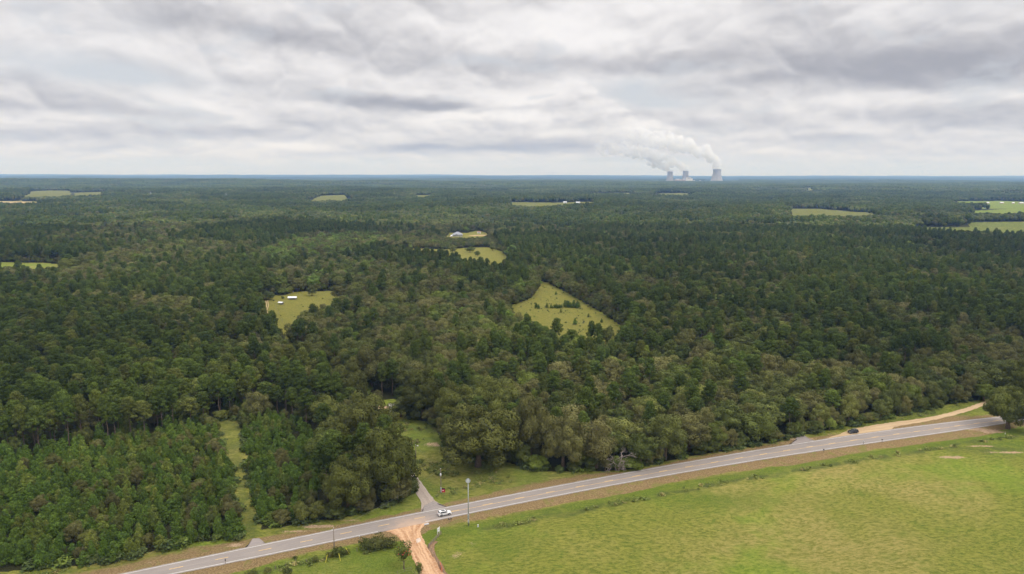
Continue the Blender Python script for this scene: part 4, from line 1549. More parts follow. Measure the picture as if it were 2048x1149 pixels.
def scatter(name, pts, label, collection):
    me = bpy.data.meshes.new(name)
    me.vertices.add(len(pts))
    me.vertices.foreach_set('co', pts[:, :3].astype(np.float32).ravel())
    a = me.attributes.new('rot', 'FLOAT_VECTOR', 'POINT')
    a.data.foreach_set('vector', np.stack([np.zeros(len(pts)), np.zeros(len(pts)), pts[:, 3]], -1).astype(np.float32).ravel())
    a = me.attributes.new('size', 'FLOAT_VECTOR', 'POINT')
    a.data.foreach_set('vector', pts[:, [4, 4, 5]].astype(np.float32).ravel())
    a = me.attributes.new('model', 'INT', 'POINT')
    a.data.foreach_set('value', pts[:, 6].astype(np.int32))
    ng = bpy.data.node_groups.new(name + '_nodes', 'GeometryNodeTree')
    ng.interface.new_socket('Geometry', in_out='INPUT', socket_type='NodeSocketGeometry')
    ng.interface.new_socket('Geometry', in_out='OUTPUT', socket_type='NodeSocketGeometry')
    N = ng.nodes
    gi, go = N.new('NodeGroupInput'), N.new('NodeGroupOutput')
    ci = N.new('GeometryNodeCollectionInfo')
    ci.inputs['Collection'].default_value = collection
    ci.inputs['Separate Children'].default_value = True
    ci.inputs['Reset Children'].default_value = True
    ip = N.new('GeometryNodeInstanceOnPoints')
    ip.inputs['Pick Instance'].default_value = True

    def named(nm, typ):
        n = N.new('GeometryNodeInputNamedAttribute')
        n.data_type = typ
        n.inputs['Name'].default_value = nm
        return [s for s in n.outputs if s.enabled][0]
    ng.links.new(gi.outputs[0], ip.inputs['Points'])
    ng.links.new(ci.outputs[0], ip.inputs['Instance'])
    ng.links.new(named('model', 'INT'), ip.inputs['Instance Index'])
    ng.links.new(named('rot', 'FLOAT_VECTOR'), ip.inputs['Rotation'])
    ng.links.new(named('size', 'FLOAT_VECTOR'), ip.inputs['Scale'])
    ng.links.new(ip.outputs[0], go.inputs[0])
    o = link(name, me)
    md = o.modifiers.new('trees', 'NODES')
    md.node_group = ng
    return tag(o, label, None, kind='stuff')


scatter('forest', mass, 'unbroken mixed pine and oak forest reaching to the horizon', src)

# undergrowth and coarse weeds: one mass
wsrc = bpy.data.collections.new('weed_models')
for k in range(5):
    g = np.random.default_rng(600 + k)
    n = 60
    hgt = (0.35, 0.5, 0.7, 0.45, 1.5)[k]
    wid = (0.5, 0.7, 0.6, 0.9, 1.3)[k]
    if k == 4: n = 260
    P = np.stack([g.normal(0, wid * 0.45, n), g.normal(0, wid * 0.45, n), g.uniform(0.05, hgt, n)], -1)
    v, f = leaf_quads(P, np.tile([0, 0, 1.0], (n, 1)) + P * 0.4, 0.26 if k < 4 else 0.42, g, 2.0, 0.7)
    me = mesh_from('w%d' % k, v, np.concatenate([f[:, [0, 1, 2]], f[:, [0, 2, 3]]]), [foliage_mat('weed_leaves_%d' % k, *((0.10, 0.13, 0.03), (0.17, 0.19, 0.05), (0.28, 0.24, 0.09)) if k < 4 else ((0.06, 0.085, 0.025), (0.10, 0.12, 0.04), (0.12, 0.16, 0.03)))])
    a = me.attributes.new('tint', 'FLOAT', 'POINT')
    a.data.foreach_set('value', np.repeat(g.uniform(0, 1, n), 4).astype(np.float32))
    ob = bpy.data.objects.new('w%d' % k, me)
    wsrc.objects.link(ob)
wp = []
gw = np.random.default_rng(9)
n = 60000
wx = gw.uniform(-190, 330, n); wy = gw.uniform(165, 360, n)
in_ = inside(OPEN_ROAD, wx, wy) & (np.abs(wx) < 0.8 * wy)
wx, wy = wx[in_], wy[in_]
dS = (yL(wx) - wy) * .92; dN = (wy - yT(wx)) * .92
wn1 = fbm(wx, wy, 8, 41, 3)
keep = ((dS > 11.5) & (dS < 14.5) & (wn1 > 0.46) & (wx > -5) & (gw.random(len(wx)) < 0.5)) | ((dN > 9) & (wn1 > 0.52) & (gw.random(len(wx)) < 0.5)) | ((dS > 8) & (dS < 12) & (wn1 > .55) & (wx < -30))
DR = np.vstack([DRIVE]); keep &= segdist(DR, wx, wy) > 4
keep &= segdist(DIRT_ROAD, wx, wy) > 5
keep &= segdist(TRACK_E, wx, wy) > 4
wx, wy = wx[keep], wy[keep]
for a, b in zip(wx, wy):
    s = gw.uniform(0.6, 1.5)
    wp.append((a, b, 0.0, gw.uniform(0, 6.28), s, s * gw.uniform(.7, 1.2), gw.integers(4)))
# brush under the forest margin
m_ = tight & (cand[:, 1] < 420)
bx, by = cand[m_][:, 0], cand[m_][:, 1]
dq = at(*DEAD)
for a, b in zip(bx, by):
    if abs(a - dq.x) < 6 and abs(b - dq.y) < 7: continue
    for _ in range(2):
        s = gw.uniform(0.8, 1.7)
        a2, b2 = a + gw.uniform(-1.5, 1.5), b + gw.uniform(-1.5, 1.5)
        if inside(GRASS_PATH, np.array([a2]), np.array([b2]))[0] or is_open(np.array([a2]), np.array([b2 - 1.0]))[0]: continue
        wp.append((a2, b2, 0.0, gw.uniform(0, 6.28), s, s * gw.uniform(.7, 1.2), 4))
# seedling scrub in the clearings
for P, n_ in ((FIELD_TRI, 170), (FIELD_FARM, 18), (FIELD_NORTH, 14), (F_E2, 120)):
    mn, mx = P.min(0), P.max(0)
    qx, qy = gw.uniform(mn[0], mx[0], n_ * 3), gw.uniform(mn[1], mx[1], n_ * 3)
    k_ = inside(P, qx, qy)
    for a, b in list(zip(qx[k_], qy[k_]))[:n_]:
        s = gw.uniform(0.2, 0.55)
        wp.append((a, b, float(height(a, b)), gw.uniform(0, 6.28), s, s * 1.1, 4))
scatter('undergrowth', np.array(wp), 'weeds, brush and seedlings at the edges of woods and fields', wsrc)

exec_parts = True
# ------------------------------------------------------------------ hand-placed shrubs and saplings
def small_thing(kind, model, px, py, h_, r_, label, group=None, cat='tree', dz=0.0):
    p = at(px, py)
    t_, c_, mh, mr = model
    root = empty(kind, (p.x, p.y, p.z - 0.05 + dz), label, cat, random.uniform(0, 6.28), group)
    root.scale = (r_ / mr, r_ / mr, h_ / mh)
    link('trunk', t_, root)
    link('crown', c_, root)
    return root


M_MYRT = foliage_mat('crepe_myrtle_leaves', (0.095, 0.115, 0.030), (0.13, 0.15, 0.036), (0.15, 0.15, 0.04))
MYRTLE = (*make_broad(700, Rc=2.0, H=6.0, zb=1.3, npuff=22, per=60, leaf=0.30, m=M_MYRT), 6.0, 2.0)
M_SHRUB = foliage_mat('shrub_leaves', (0.070, 0.085, 0.022), (0.10, 0.105, 0.030), (0.12, 0.12, 0.032))
SHRUB = (*make_broad(710, Rc=2.2, H=2.6, zb=0.1, npuff=26, per=60, leaf=0.28, m=M_SHRUB), 2.6, 2.2)
rt = small_thing('crepe_myrtle', MYRTLE, 808, 1138, up(808, 1138, 1083), 2.5, 'small ornamental tree with reddish blossom at the clay side road')
bb = MB()
gb = random.Random(3)
for _ in range(26):
    a = gb.uniform(0, 6.28)
    bb.box((math.cos(a) * 1.5, math.sin(a) * 1.5, gb.uniform(2.8, 4.6)), (0.16, 0.16, 0.16), a)
bb.build('blossom', M_BERRY, rt)
small_thing('crepe_myrtle', MYRTLE, 838, 1158, up(838, 1158, 1122), 1.2, 'thin leafy tree in the clay side road\'s near verge, at the bottom edge')
for (px, py, r_, h_, lab) in ((735, 1097, 3.2, 2.6, 'olive shrub at the left end of the roadside clump'), (757, 1094, 3.4, 3.0, 'large olive shrub in the middle of the roadside clump'),
                              (776, 1094, 2.6, 2.4, 'olive shrub at the right end of the clump, nearest the clay road'), (677, 1112, 2.0, 2.6, 'dark green bush at the foot of the wooden pole'),
                              (660, 1114, 1.3, 1.3, 'low bush just left of the wooden pole'), (693, 1108, 1.1, 1.2, 'low bush just right of the wooden pole'),
                              (631, 1124, 1.0, 1.5, 'small rounded bush among the fence posts left of the wooden pole'), (590, 1118, 0.7, 0.8, 'tiny bush between leaning fence posts'),
                              (536, 1144, 1.2, 1.0, 'low scrubby bush at the bottom edge, left of the posts'), (575, 1146, 1.4, 1.0, 'wide low bush at the bottom edge, below the posts'), (503, 1149, 1.6, 1.0, 'leftmost low bush along the bottom edge')):
    small_thing('bush', SHRUB, px, py, h_, r_, lab, 'bushes along the roadside fence', 'bush')
# row of volunteer saplings across the triangular pasture, single trees in the pastures
gs = random.Random(12)
sap = [(1072, 617, 5), (1077, 618, 4), (1094, 617, 5)] + [(1102 + i * 3.4, 617 + gs.uniform(-1, 1.2), gs.uniform(2.4, 4.5)) for i in range(7)] + [(1130 + i * 3.5, 616 + gs.uniform(-1, 1), gs.uniform(3.5, 7)) for i in range(9)]
for a, b, h_ in sap:
    small_thing('sapling', YOUNG[gs.randrange(5)], a, b, h_, h_ * 0.36, 'small dark sapling in the row across the triangular pasture', 'saplings in the row across the triangular pasture')
for a, b, h_, lab in ((1150, 650, 5.5, 'largest lone sapling near the lower edge of the triangular pasture'), (1112, 590, 3.5, 'lone sapling in the upper half of the triangular pasture'), (1203, 646, 3.5, 'lone sapling near the right corner of the triangular pasture'),
                      (1122, 626, 3.5, 'lone sapling just below the sapling row'), (1177, 635, 3.5, 'sapling on the right side of the triangular pasture, below the row')):
    small_thing('sapling', YOUNG[gs.randrange(5)], a, b, h_, h_ * 0.36, lab, None)
for a, b, h_, r_, lab in ((624, 592, 11, 4.5, 'lone dark tree behind the long silver shed'), (566, 590, 7, 5, 'dark bush-like tree left of the brown farmhouse'), (577, 588, 6, 3.5, 'small tree between the farmhouse and the pasture gate'),
                          (680, 600, 13, 7, 'dark tree at the right end of the farm pasture'), (700, 597, 12, 6, 'second dark tree at the right end of the farm pasture'), (538, 600, 8, 5, 'low tree at the far left corner of the farm pasture'), (566, 598, 2, 1.6, 'tiny bush beside the shed fence'),
                          (545, 592, 2.5, 2, 'tiny bush at the top left of the farm pasture'), (985, 502, 8, 5, 'dark tree out in the far pasture'), (940, 505, 9, 7, 'dark cluster-like tree at the left of the far pasture'), (955, 513, 8, 4, 'small dark tree at the near edge of the far pasture'),
                          (906, 507, 12, 5, 'tree with a bare stem left of the far pasture'), (890, 503, 11, 6, 'rounded tree left of the far pasture')):
    small_thing('pasture_tree', BROAD[gs.randrange(6)], a, b, h_, r_, lab, None)

# dead tree
p = at(*DEAD)
dt = empty('dead_tree', p + Vector((0, 1.8, 0)), 'bare grey dead tree with tangled branches at the wood edge', 'tree')
b = MB()
gd = random.Random(4)
b.tube([(0, 0, -0.3), (0.5, 0, 3), (1.4, 0.3, 5.8)], [0.4, 0.28, 0.12], 8)
b.tube([(-0.5, 0.2, -0.3), (-1.6, 0.3, 2.8), (-2.2, 0.6, 5.2)], [0.3, 0.2, 0.1], 7)
b.build('trunk', M_DEAD, dt, True)
b = MB()


def twig(p0, d, ln, r_, depth):
    p1 = p0 + d * ln
    mid_ = p0 + d * ln * 0.5 + Vector((gd.uniform(-1, 1), gd.uniform(-1, 1), gd.uniform(-1, 1))) * ln * 0.09
    b.tube([p0, mid_, p1], [r_, r_ * 0.75, r_ * 0.5], 5, False)
    if depth:
        for _ in range(3 if depth > 1 else 4):
            nd = (d + Vector((gd.uniform(-1, 1), gd.uniform(-1, 1), gd.uniform(-0.7, 0.7))) * 0.9).normalized()
            twig(p0 + (p1 - p0) * gd.uniform(0.45, 1.0), nd, ln * gd.uniform(0.5, 0.75), r_ * 0.55, depth - 1)


for k in range(16):
    a = k * 2.4 + gd.uniform(-.5, .5)
    base_ = Vector((0.3 + 0.06 * k, 0, 1.2 + 0.3 * k)) if k % 2 else Vector((-0.7 - 0.1 * k, 0.3, 1.0 + 0.27 * k))
    twig(base_, Vector((math.cos(a), math.sin(a), gd.uniform(-0.25, 0.5))).normalized(), gd.uniform(1.5, 3.2), 0.12, 3)
b.build('branches', M_DEAD, dt)
dt.scale = (1.1, 1.1, 1.1)


# ------------------------------------------------------------------ vehicles
def make_suv(paint, label, loc, rz, rack=False, light_front=False, s=1.0):
    root = empty('parked_car' if rack else 'suv', loc, label, 'car', rz)
    root.scale = (s, s, s)
    W = 0.93
    # lower body: side outline lofted across the width with rounded plan
    prof = [(-2.30, 0.34), (-2.36, 0.62), (-2.30, 0.98), (-2.18, 1.08), (-0.9, 1.08), (1.02, 1.04), (1.9, 0.95), (2.22, 0.80), (2.34, 0.60), (2.30, 0.32)]
    b = MB()
    rings = []
    for yk, k in ((-W, 0.90), (-W * 0.97, 0.965), (-W * 0.6, 1.0), (W * 0.6, 1.0), (W * 0.97, 0.965), (W, 0.90)):
        rings.append([(x_ * (k if abs(x_) > 1.95 else 1.0), yk * (1.0 if abs(x_) < 2.1 else 0.9), z_ if z_ < 0.9 else z_ - (1 - k) * 0.35) for x_, z_ in prof])
    n = len(prof)
    vs_ = [v for r_ in rings for v in r_]
    fs_ = [(i * n + k, i * n + (k + 1) % n, (i + 1) * n + (k + 1) % n, (i + 1) * n + k) for i in range(5) for k in range(n)]
    fs_ += [tuple(range(n)), tuple(range(5 * n, 6 * n))]
    b.add(vs_, fs_)
    b.build('body', paint, root, True, 0.04)
    # cabin: roof on pillars with glass house set in
    bot, top = 1.05, 1.66
    def house(x0, x1, x2, x3, yb, yt, zb, zt):
        return [(x0, -yb, zb), (x3, -yb, zb), (x3, yb, zb), (x0, yb, zb), (x1, -yt, zt), (x2, -yt, zt), (x2, yt, zt), (x1, yt, zt)]
    HF = [(0, 3, 2, 1), (4, 5, 6, 7), (0, 1, 5, 4), (1, 2, 6, 5), (2, 3, 7, 6), (3, 0, 4, 7)]
    MB().add(house(-2.18, -1.86, 0.28, 1.05, 0.86, 0.68, bot - 0.03, top), HF).build('cabin', paint, root, False, 0.05)
    MB().add(house(-1.80, -1.68, 0.34, 0.62, 0.872, 0.735, bot + 0.07, top - 0.08), HF).build('side_windows', M_GLASS, root)
    # windscreen and rear window as thin raised panes
    def pane(name, pts):
        b_ = MB()
        c_ = Vector((-0.4, 0, 1.0))
        out = []
        for q_ in pts:
            q_ = Vector(q_)
            out.append(q_)
        nrm = (out[1] - out[0]).cross(out[3] - out[0]).normalized()
        if nrm.dot(out[0] - c_) < 0: nrm = -nrm
        b_.add([v + nrm * 0.012 for v in out] + [v - nrm * 0.012 for v in out], HF2).build(name, M_GLASS, root)
    HF2 = [(0, 1, 2, 3), (7, 6, 5, 4), (0, 4, 5, 1), (1, 5, 6, 2), (2, 6, 7, 3), (3, 7, 4, 0)]
    pane('windscreen', [(0.98, -0.74, bot + 0.04), (0.98, 0.74, bot + 0.04), (0.36, 0.62, top - 0.05), (0.36, -0.62, top - 0.05)])
    pane('rear_window', [(-2.13, -0.70, bot + 0.08), (-2.13, 0.70, bot + 0.08), (-1.93, 0.60, top - 0.10), (-1.93, -0.60, top - 0.10)])
    MB().box((-0.55, 0, top + 0.004), (1.25, 0.86, 0.02)).build('sunroof', M_GLASS, root)
    # sills, arches, wheels
    for sy in (-1, 1):
        MB().box((0.0, sy * (W - 0.03), 0.34), (2.6, 0.10, 0.14)).build('sill', M_PLASTIC, root)
        for sx in (-1.38, 1.40):
            w_ = MB()
            n_ = 20
            ro, wi = 0.36, 0.24
            vs2 = []
            for y0_, r0_ in ((-wi / 2, 0.30), (-wi / 2, ro - 0.03), (-wi / 2 + 0.03, ro), (wi / 2 - 0.03, ro), (wi / 2, ro - 0.03), (wi / 2, 0.30)):
                for k in range(n_):
                    vs2.append((sx + r0_ * math.cos(2 * PI * k / n_), sy * (W - 0.11) + y0_, 0.36 + r0_ * math.sin(2 * PI * k / n_)))
            fs2 = [(i * n_ + k, i * n_ + (k + 1) % n_, (i + 1) * n_ + (k + 1) % n_, (i + 1) * n_ + k) for i in range(5) for k in range(n_)]
            fs2 += [tuple(range(n_)), tuple(range(5 * n_, 6 * n_))]
            wo_ = w_.add(vs2, fs2).build('wheel', M_TYRE, root)
            rm = MB()
            for k in range(5):
                a = 2 * PI * k / 5
                rm.tube([(sx, sy * (W + 0.018), 0.36), (sx + 0.24 * math.cos(a), sy * (W + 0.018), 0.36 + 0.24 * math.sin(a))], [0.05, 0.035], 5)
            rm.tube([(sx, sy * (W - 0.02), 0.36), (sx, sy * (W + 0.022), 0.36)], [0.10, 0.09], 10)
            rm.build('rim', M_RIM, wo_)
            ar = MB()
            pts_ = [(sx + 0.42 * math.cos(a), sy * (W - 0.015), 0.36 + 0.42 * math.sin(a)) for a in np.linspace(0, PI, 10)]
            ar.tube(pts_, 0.045, 6).build('wheel_arch', M_PLASTIC, root)
        MB().box((2.19, sy * 0.66, 0.74), (0.20, 0.34, 0.14)).build('headlight', M_LAMP, root, False, 0.02)
        MB().box((-2.27, sy * 0.68, 0.86), (0.14, 0.30, 0.15)).build('tail_light', M_RED, root, False, 0.02)
        MB().box((0.86, sy * 1.0, 1.08), (0.16, 0.20, 0.13)).build('mirror', paint, root, False, 0.02)
    MB().box((2.30, 0, 0.62), (0.08, 0.8, 0.22)).build('grille', M_PLASTIC, root)
    MB().box((-2.33, 0, 0.66), (0.04, 0.5, 0.13)).build('number_plate', M_LAMP, root)
    MB().box((-2.31, 0, 0.38), (0.12, 1.5, 0.16)).build('bumper', M_PLASTIC, root)
    if rack:
        rk = MB()
        for sy in (-0.55, 0.55): rk.tube([(-1.7, sy, top + 0.09), (0.1, sy, top + 0.09)], 0.03, 6)
        for xx_ in (-1.4, -0.3): rk.tube([(xx_, -0.62, top + 0.11), (xx_, 0.62, top + 0.11)], 0.03, 6)
        rk.build('roof_rack', M_RIM, root)
    return root


p = at(888.5, 1034.5)
xa = p.x
ang = math.atan2(float(yL(xa + 3) - yL(xa - 3)), 6.0)
yc = float(yL(xa)) * 0.70 + float(yT(xa)) * 0.30
make_suv(M_WHITE, 'white estate SUV driving on the asphalt road past the gravel driveway', (xa, yc, 0.072), ang)
p = at(1706, 866.5)
xa = p.x
ang2 = math.atan2(float(yT(xa + 3) - yT(xa - 3)), 6.0)
make_suv(M_BLACKP, 'black SUV parked on the sandy verge beside the woods', (xa, p.y, 0.08), ang2 + PI - 0.1, True, s=1.02)


# ------------------------------------------------------------------ poles, signs, mailboxes, fence
def pole_at(px, py, top):
    return at(px, py), up(px, py, top)


# warning siren on its pole
p, h = pole_at(937, 1052, 964)
rt = empty('siren_pole', p, 'tall grey siren pole with a round horn head beside the road', 'siren')
MB().tube([(0, 0, -0.3), (0, 0, h)], [0.20, 0.13], 10).build('pole', M_STEEL, rt, True)
b = MB()
n = 24
ring = []
for (yy_, rr2_) in ((0.45, 0.25), (0.30, 0.45), (-0.30, 0.62), (-0.55, 0.80), (-0.60, 0.80), (-0.50, 0.62), (-0.15, 0.40), (0.1, 0.15)):
    for k in range(n):
        ring.append((rr2_ * math.cos(2 * PI * k / n), yy_, rr2_ * math.sin(2 * PI * k / n)))
fs_ = [(i * n + k, i * n + (k + 1) % n, (i + 1) * n + (k + 1) % n, (i + 1) * n + k) for i in range(7) for k in range(n)]
fs_ += [tuple(range(n)), tuple(range(7 * n, 8 * n))]
b.add([(x_, y_, z_ + h + 0.62) for x_, y_, z_ in ring], fs_)
horn = b.build('horn', M_GREY_P, rt, True)
MB().lathe([(0.05, 0), (0.36, 0.02), (0.40, 0.10), (0.1, 0.26)], 16, (0, 0, 0)).build('cone', M_LAMP, horn).matrix_local = Matrix.Translation((0, -0.32, h + 0.62)) @ Matrix.Rotation(R(90), 4, 'X')
MB().box((0.0, -0.32, 3.4), (0.55, 0.35, 1.3)).build('control_cabinet', M_STEEL, rt, False, 0.02)
MB().box((0.0, -0.30, 1.8), (0.45, 0.30, 0.9)).build('battery_cabinet', M_GREY_P, rt, False, 0.02)
MB().box((0.12, 0.3, 1.0), (0.3, 0.25, 0.5)).build('meter_box', M_STEEL, rt, False, 0.02)


def util_pole(px, py, top, label, transformer=False, lamp=False, arm=False, group='utility poles'):
    p, h = pole_at(px, py, top)
    rt = empty('utility_pole', p, label, 'utility pole', group=group)
    MB().tube([(0, 0, -0.3), (0, 0, h)], [0.17, 0.11], 8).build('pole', M_POLE, rt, True)
    if transformer:
        MB().lathe([(0.05, 0), (0.27, 0.03), (0.27, 0.8), (0.22, 0.9), (0.05, 0.95)], 16, (0.0, -0.42, h - 2.6)).build('transformer', M_WHITE, rt, True)
        MB().tube([(0, 0, h - 1.8), (0, -0.42, h - 1.8)], 0.05, 6).build('bracket', M_STEEL, rt)
        MB().tube([(0.0, 0, 0.2), (0.0, -0.05, 2.2)], 0.22, 8).build('pole_guard', M_GREY_P, rt)
    if lamp:
        MB().tube([(0, 0, h - 0.6), (0.4, -0.3, h - 0.2), (0.8, -0.5, h - 0.15)], 0.04, 6).build('arm', M_STEEL, rt)
        MB().lathe([(0.05, 0.30), (0.20, 0.22), (0.26, 0.0), (0.18, -0.10)], 14, (0.9, -0.55, h - 0.25)).build('lamp', M_WHITE, rt, True)
    if arm:
        MB().box((0, 0, h - 0.5), (1.6, 0.1, 0.12)).build('crossarm', M_POLE, rt)
    for k in (-0.6, 0.0, 0.6) if arm else (0.0,):
        MB().lathe([(0.05, 0), (0.08, 0.05), (0.05, 0.12), (0.08, 0.17), (0.03, 0.22)], 10, (k, 0, h - 0.44 if arm else h)).build('insulator', M_WHITE, rt)
    return p + Vector((0, 0, h))


top_a = util_pole(669, 1108, 1057, 'wooden utility pole in the grass below the road, nearest pole', arm=False, lamp=False)
top_b = util_pole(882, 986, 938, 'wooden pole with a white transformer on the lawn', transformer=True)
top_c = util_pole(832, 925, 890, 'wooden pole with a small white lamp beside the driveway', lamp=True)
util_pole(588.5, 583, 566, 'pole with a white lamp in front of the brown farmhouse', lamp=True)
MB().box((0, 0, 0), (0.75, 0.16, 0.12)).build('crossarm', M_GREY_P, None).location = top_a + Vector((-0.3, 0, 0.0))
o = bpy.data.objects['crossarm']
for r_ in [ob for ob in COL.objects if ob.get('label') == 'wooden utility pole in the grass below the road, nearest pole']:
    o.parent = r_
    o.location = (-0.3, 0, top_a.z - 0.5)


def wire(name, a, b, label, sag=1.2, r_=0.009):
    pts = []
    for i in range(13):
        t = i / 12
        q_ = a.lerp(b, t)
        pts.append((q_.x, q_.y, q_.z - 4 * sag * t * (1 - t)))
    o = MB().tube(pts, r_, 5).build(name, M_STEEL)
    tag(o, label, 'wire', 'overhead wires')


wire('overhead_wire', top_a, top_b, 'thin wire from the nearest wooden pole to the transformer pole', 1.5)
wire('overhead_wire', top_b, top_c, 'thin wire from the transformer pole to the lamp pole', 1.0)

# yellow guards of the guy wires and the wires in them
for px, py, tx, ty, lab in ((681, 1123, 676, 1108, 'yellow guy-wire guard left of the two, below the wooden pole'), (699, 1108, 692, 1097, 'yellow guy-wire guard right of the wooden pole'), (651, 1126, 653, 1116, 'yellow guy-wire guard left of the wooden pole')):
    a = at(px, py)
    h = up(px, py, ty)
    bdir = (top_a - a)
    MB_ = MB().tube([a, a + bdir.normalized() * 2.3], 0.06, 6)
    o = MB_.build('guy_guard', M_YEL)
    tag(o, lab, 'guy guard', 'yellow guards on the pole stays')

# red sign on the lawn
p, h = pole_at(887, 989, 979)
rt = empty('yard_sign', p, 'red and dark yard sign with a small white mark on two posts on the lawn', 'sign', R(-8))
rt.scale = (1.3, 1.3, 1.3)
for sx in (-0.35, 0.35):
    MB().box((sx, 0, 0.7), (0.09, 0.09, 1.5)).build('post', M_FENCE, rt)
MB().box((0, -0.06, 1.05), (0.95, 0.05, 0.8)).build('red_panel', M_SIGNR, rt)
MB().box((0.0, -0.05, 1.66), (0.90, 0.06, 0.38)).build('dark_panel', mat('maroon_panel', (0.06, 0.02, 0.035), 0.6), rt)
MB().box((-0.1, -0.093, 1.15), (0.4, 0.012, 0.2)).build('white_mark', M_WHITE, rt)

# white double sign by the fence corner
p, h = pole_at(877, 1068, 1055)
rt = empty('roadside_sign', p, 'white two-panel sign on posts at the clay road corner', 'sign', R(60))
h = max(h, 2.0)
for sx in (-0.55, 0.55):
    MB().box((sx, 0, h / 2), (0.10, 0.10, h)).build('post', M_WHITE, rt)
MB().box((0, -0.07, h - 0.35), (1.15, 0.05, 0.62)).build('upper_panel', M_WHITE, rt)
MB().box((0, -0.07, h - 1.15), (1.15, 0.05, 0.62)).build('lower_panel', M_WHITE, rt)


def fence_run(pix, label, n_post, rails=3, wood=True, hh=1.3, every=None):
    P = [at(*q_) for q_ in pix]
    rt = empty('fence', P[0], label, 'fence')
    total_ = sum((P[i + 1] - P[i]).length for i in range(len(P) - 1))
    pts = []
    for i in range(n_post):
        d = total_ * i / (n_post - 1)
        for k in range(len(P) - 1):
            L_ = (P[k + 1] - P[k]).length
            if d <= L_ + 1e-6:
                pts.append(P[k].lerp(P[k + 1], d / L_) - P[0]); break
            d -= L_
    for q_ in pts:
        MB().tube([q_ + Vector((0, 0, -0.2)), q_ + Vector((random.uniform(-.05, .05), 0, hh))], 0.09 if wood else 0.06, 7).build('post', M_FENCE, rt)
    for k in range(rails):
        z_ = hh * (0.25 + 0.62 * k / max(1, rails - 1))
        b_ = MB()
        for a, c in zip(pts[:-1], pts[1:]):
            if wood: b_.tube([a + Vector((0, 0, z_)), c + Vector((0, 0, z_))], 0.06, 4)
            else: b_.tube([a + Vector((0, 0, z_)), c + Vector((0, 0, z_))], 0.012, 3)
        b_.build('rail' if wood else 'wire', M_FENCE if wood else M_STEEL, rt)
    return rt


fence_run([(882, 1069), (857, 1096)], 'dark wooden rail fence running from the white sign to the clay road', 6)
fence_run([(858, 1097), (868, 1112), (880, 1135), (898, 1165)], 'wire fence with dark posts along the right side of the clay road', 9, 3, False)
fence_run([(795, 1150), (820, 1140), (838, 1158)], 'short wire fence with dark posts below the ornamental tree', 5, 2, False, 1.2)
fence_run([(570, 605), (562, 603), (549, 609), (560, 632), (567, 650)], 'dark wire fence zigzagging across the farm pasture', 14, 2, False, 1.2)
b = MB()
q0, q1 = at(880, 1130), at(884, 1146)
for k in range(6):
    t = k / 6
    a, c = q0.lerp(q1, t), q0.lerp(q1, t + 1 / 6)
    b.add([(a.x, a.y, 0.1), (c.x, c.y, 0.1), (c.x + .05, c.y, 0.85 + 0.1 * (k % 2)), (a.x + .05, a.y, 0.85 + 0.1 * ((k + 1) % 2)),
           (a.x + .04, a.y + .02, 0.1), (c.x + .04, c.y + .02, 0.1), (c.x + .09, c.y + .02, 0.85 + 0.1 * (k % 2)), (a.x + .09, a.y + .02, 0.85 + 0.1 * ((k + 1) % 2))],
          [(0, 1, 2, 3), (7, 6, 5, 4), (0, 4, 5, 1), (3, 2, 6, 7)])
tag(b.build('safety_netting', M_ORANGE), 'strip of orange safety netting on the clay road fence', 'netting')
# lone posts in the grass at bottom left
for px, py, hh, lab in ((592, 1128, 1.6, 'thick leaning fence post with a white top at the bottom of the picture'), (613, 1126, 1.2, 'short fence post between the thick post and the rounded bush'), (586, 1130, 0.9, 'small pale stake left of the thick fence post'),
                        (572, 1134, 1.1, 'fence post left of the pale stake'), (551, 1138, 1.1, 'second fence post left of the pale stake'), (532, 1142, 1.1, 'leftmost fence post above the bottom edge'), (714, 1103, 1.3, 'dark fence post left of the olive shrubs'), (694, 1109, 1.3, 'pale fence post between the wooden pole and the shrubs')):
    p = at(px, py)
    o = MB().tube([(0, 0, -0.2), (0.05, 0, hh), (0.05, 0, hh + 0.04)], [0.10, 0.09, 0.05], 8).build('fence_post', M_FENCE)
    o.location = p
    tag(o, lab, 'post', 'old fence posts in the lower left')


def mailbox(px, py, label, m=M_BLACKP, n=1, group='roadside mailboxes'):
    p = at(px, py)
    rt = empty('mailbox', p, label, 'mailbox', ang, group)
    MB().box((0, 0, 0.55), (0.10, 0.10, 1.2)).build('post', M_FENCE, rt)
    for k in range(n):
        x0 = (k - (n - 1) / 2) * 0.75
        out = [(x0 - 0.15, 1.1), (x0 + 0.15, 1.1)] + [(x0 + 0.15 * math.cos(a), 1.27 + 0.15 * math.sin(a)) for a in np.linspace(0, PI, 7)]
        bx_ = MB().prism(out, -0.28, 0.28).build('box', m, rt)
        MB().box((x0 + 0.18, 0.0, 1.35), (0.02, 0.06, 0.2)).build('flag', M_RED, bx_)
    if n > 1: MB().box((0, 0, 1.06), (1.5, 0.2, 0.06)).build('shelf', M_FENCE, rt)
    return rt


mailbox(1647, 905, 'black mailbox at the field side of the road, leftmost of the three there')
mailbox(1764, 885, 'black mailbox at the field side of the road, nearest the parked black car')
mailbox(1727, 889, 'pale grey mailbox between the two black ones at the road edge', M_GREY_P)
mailbox(900, 1045, 'two dark mailboxes sharing a post just below the white SUV', M_PLASTIC, 2)
mailbox(451, 1128, 'small dark mailbox at the road edge near the bottom left', M_PLASTIC)

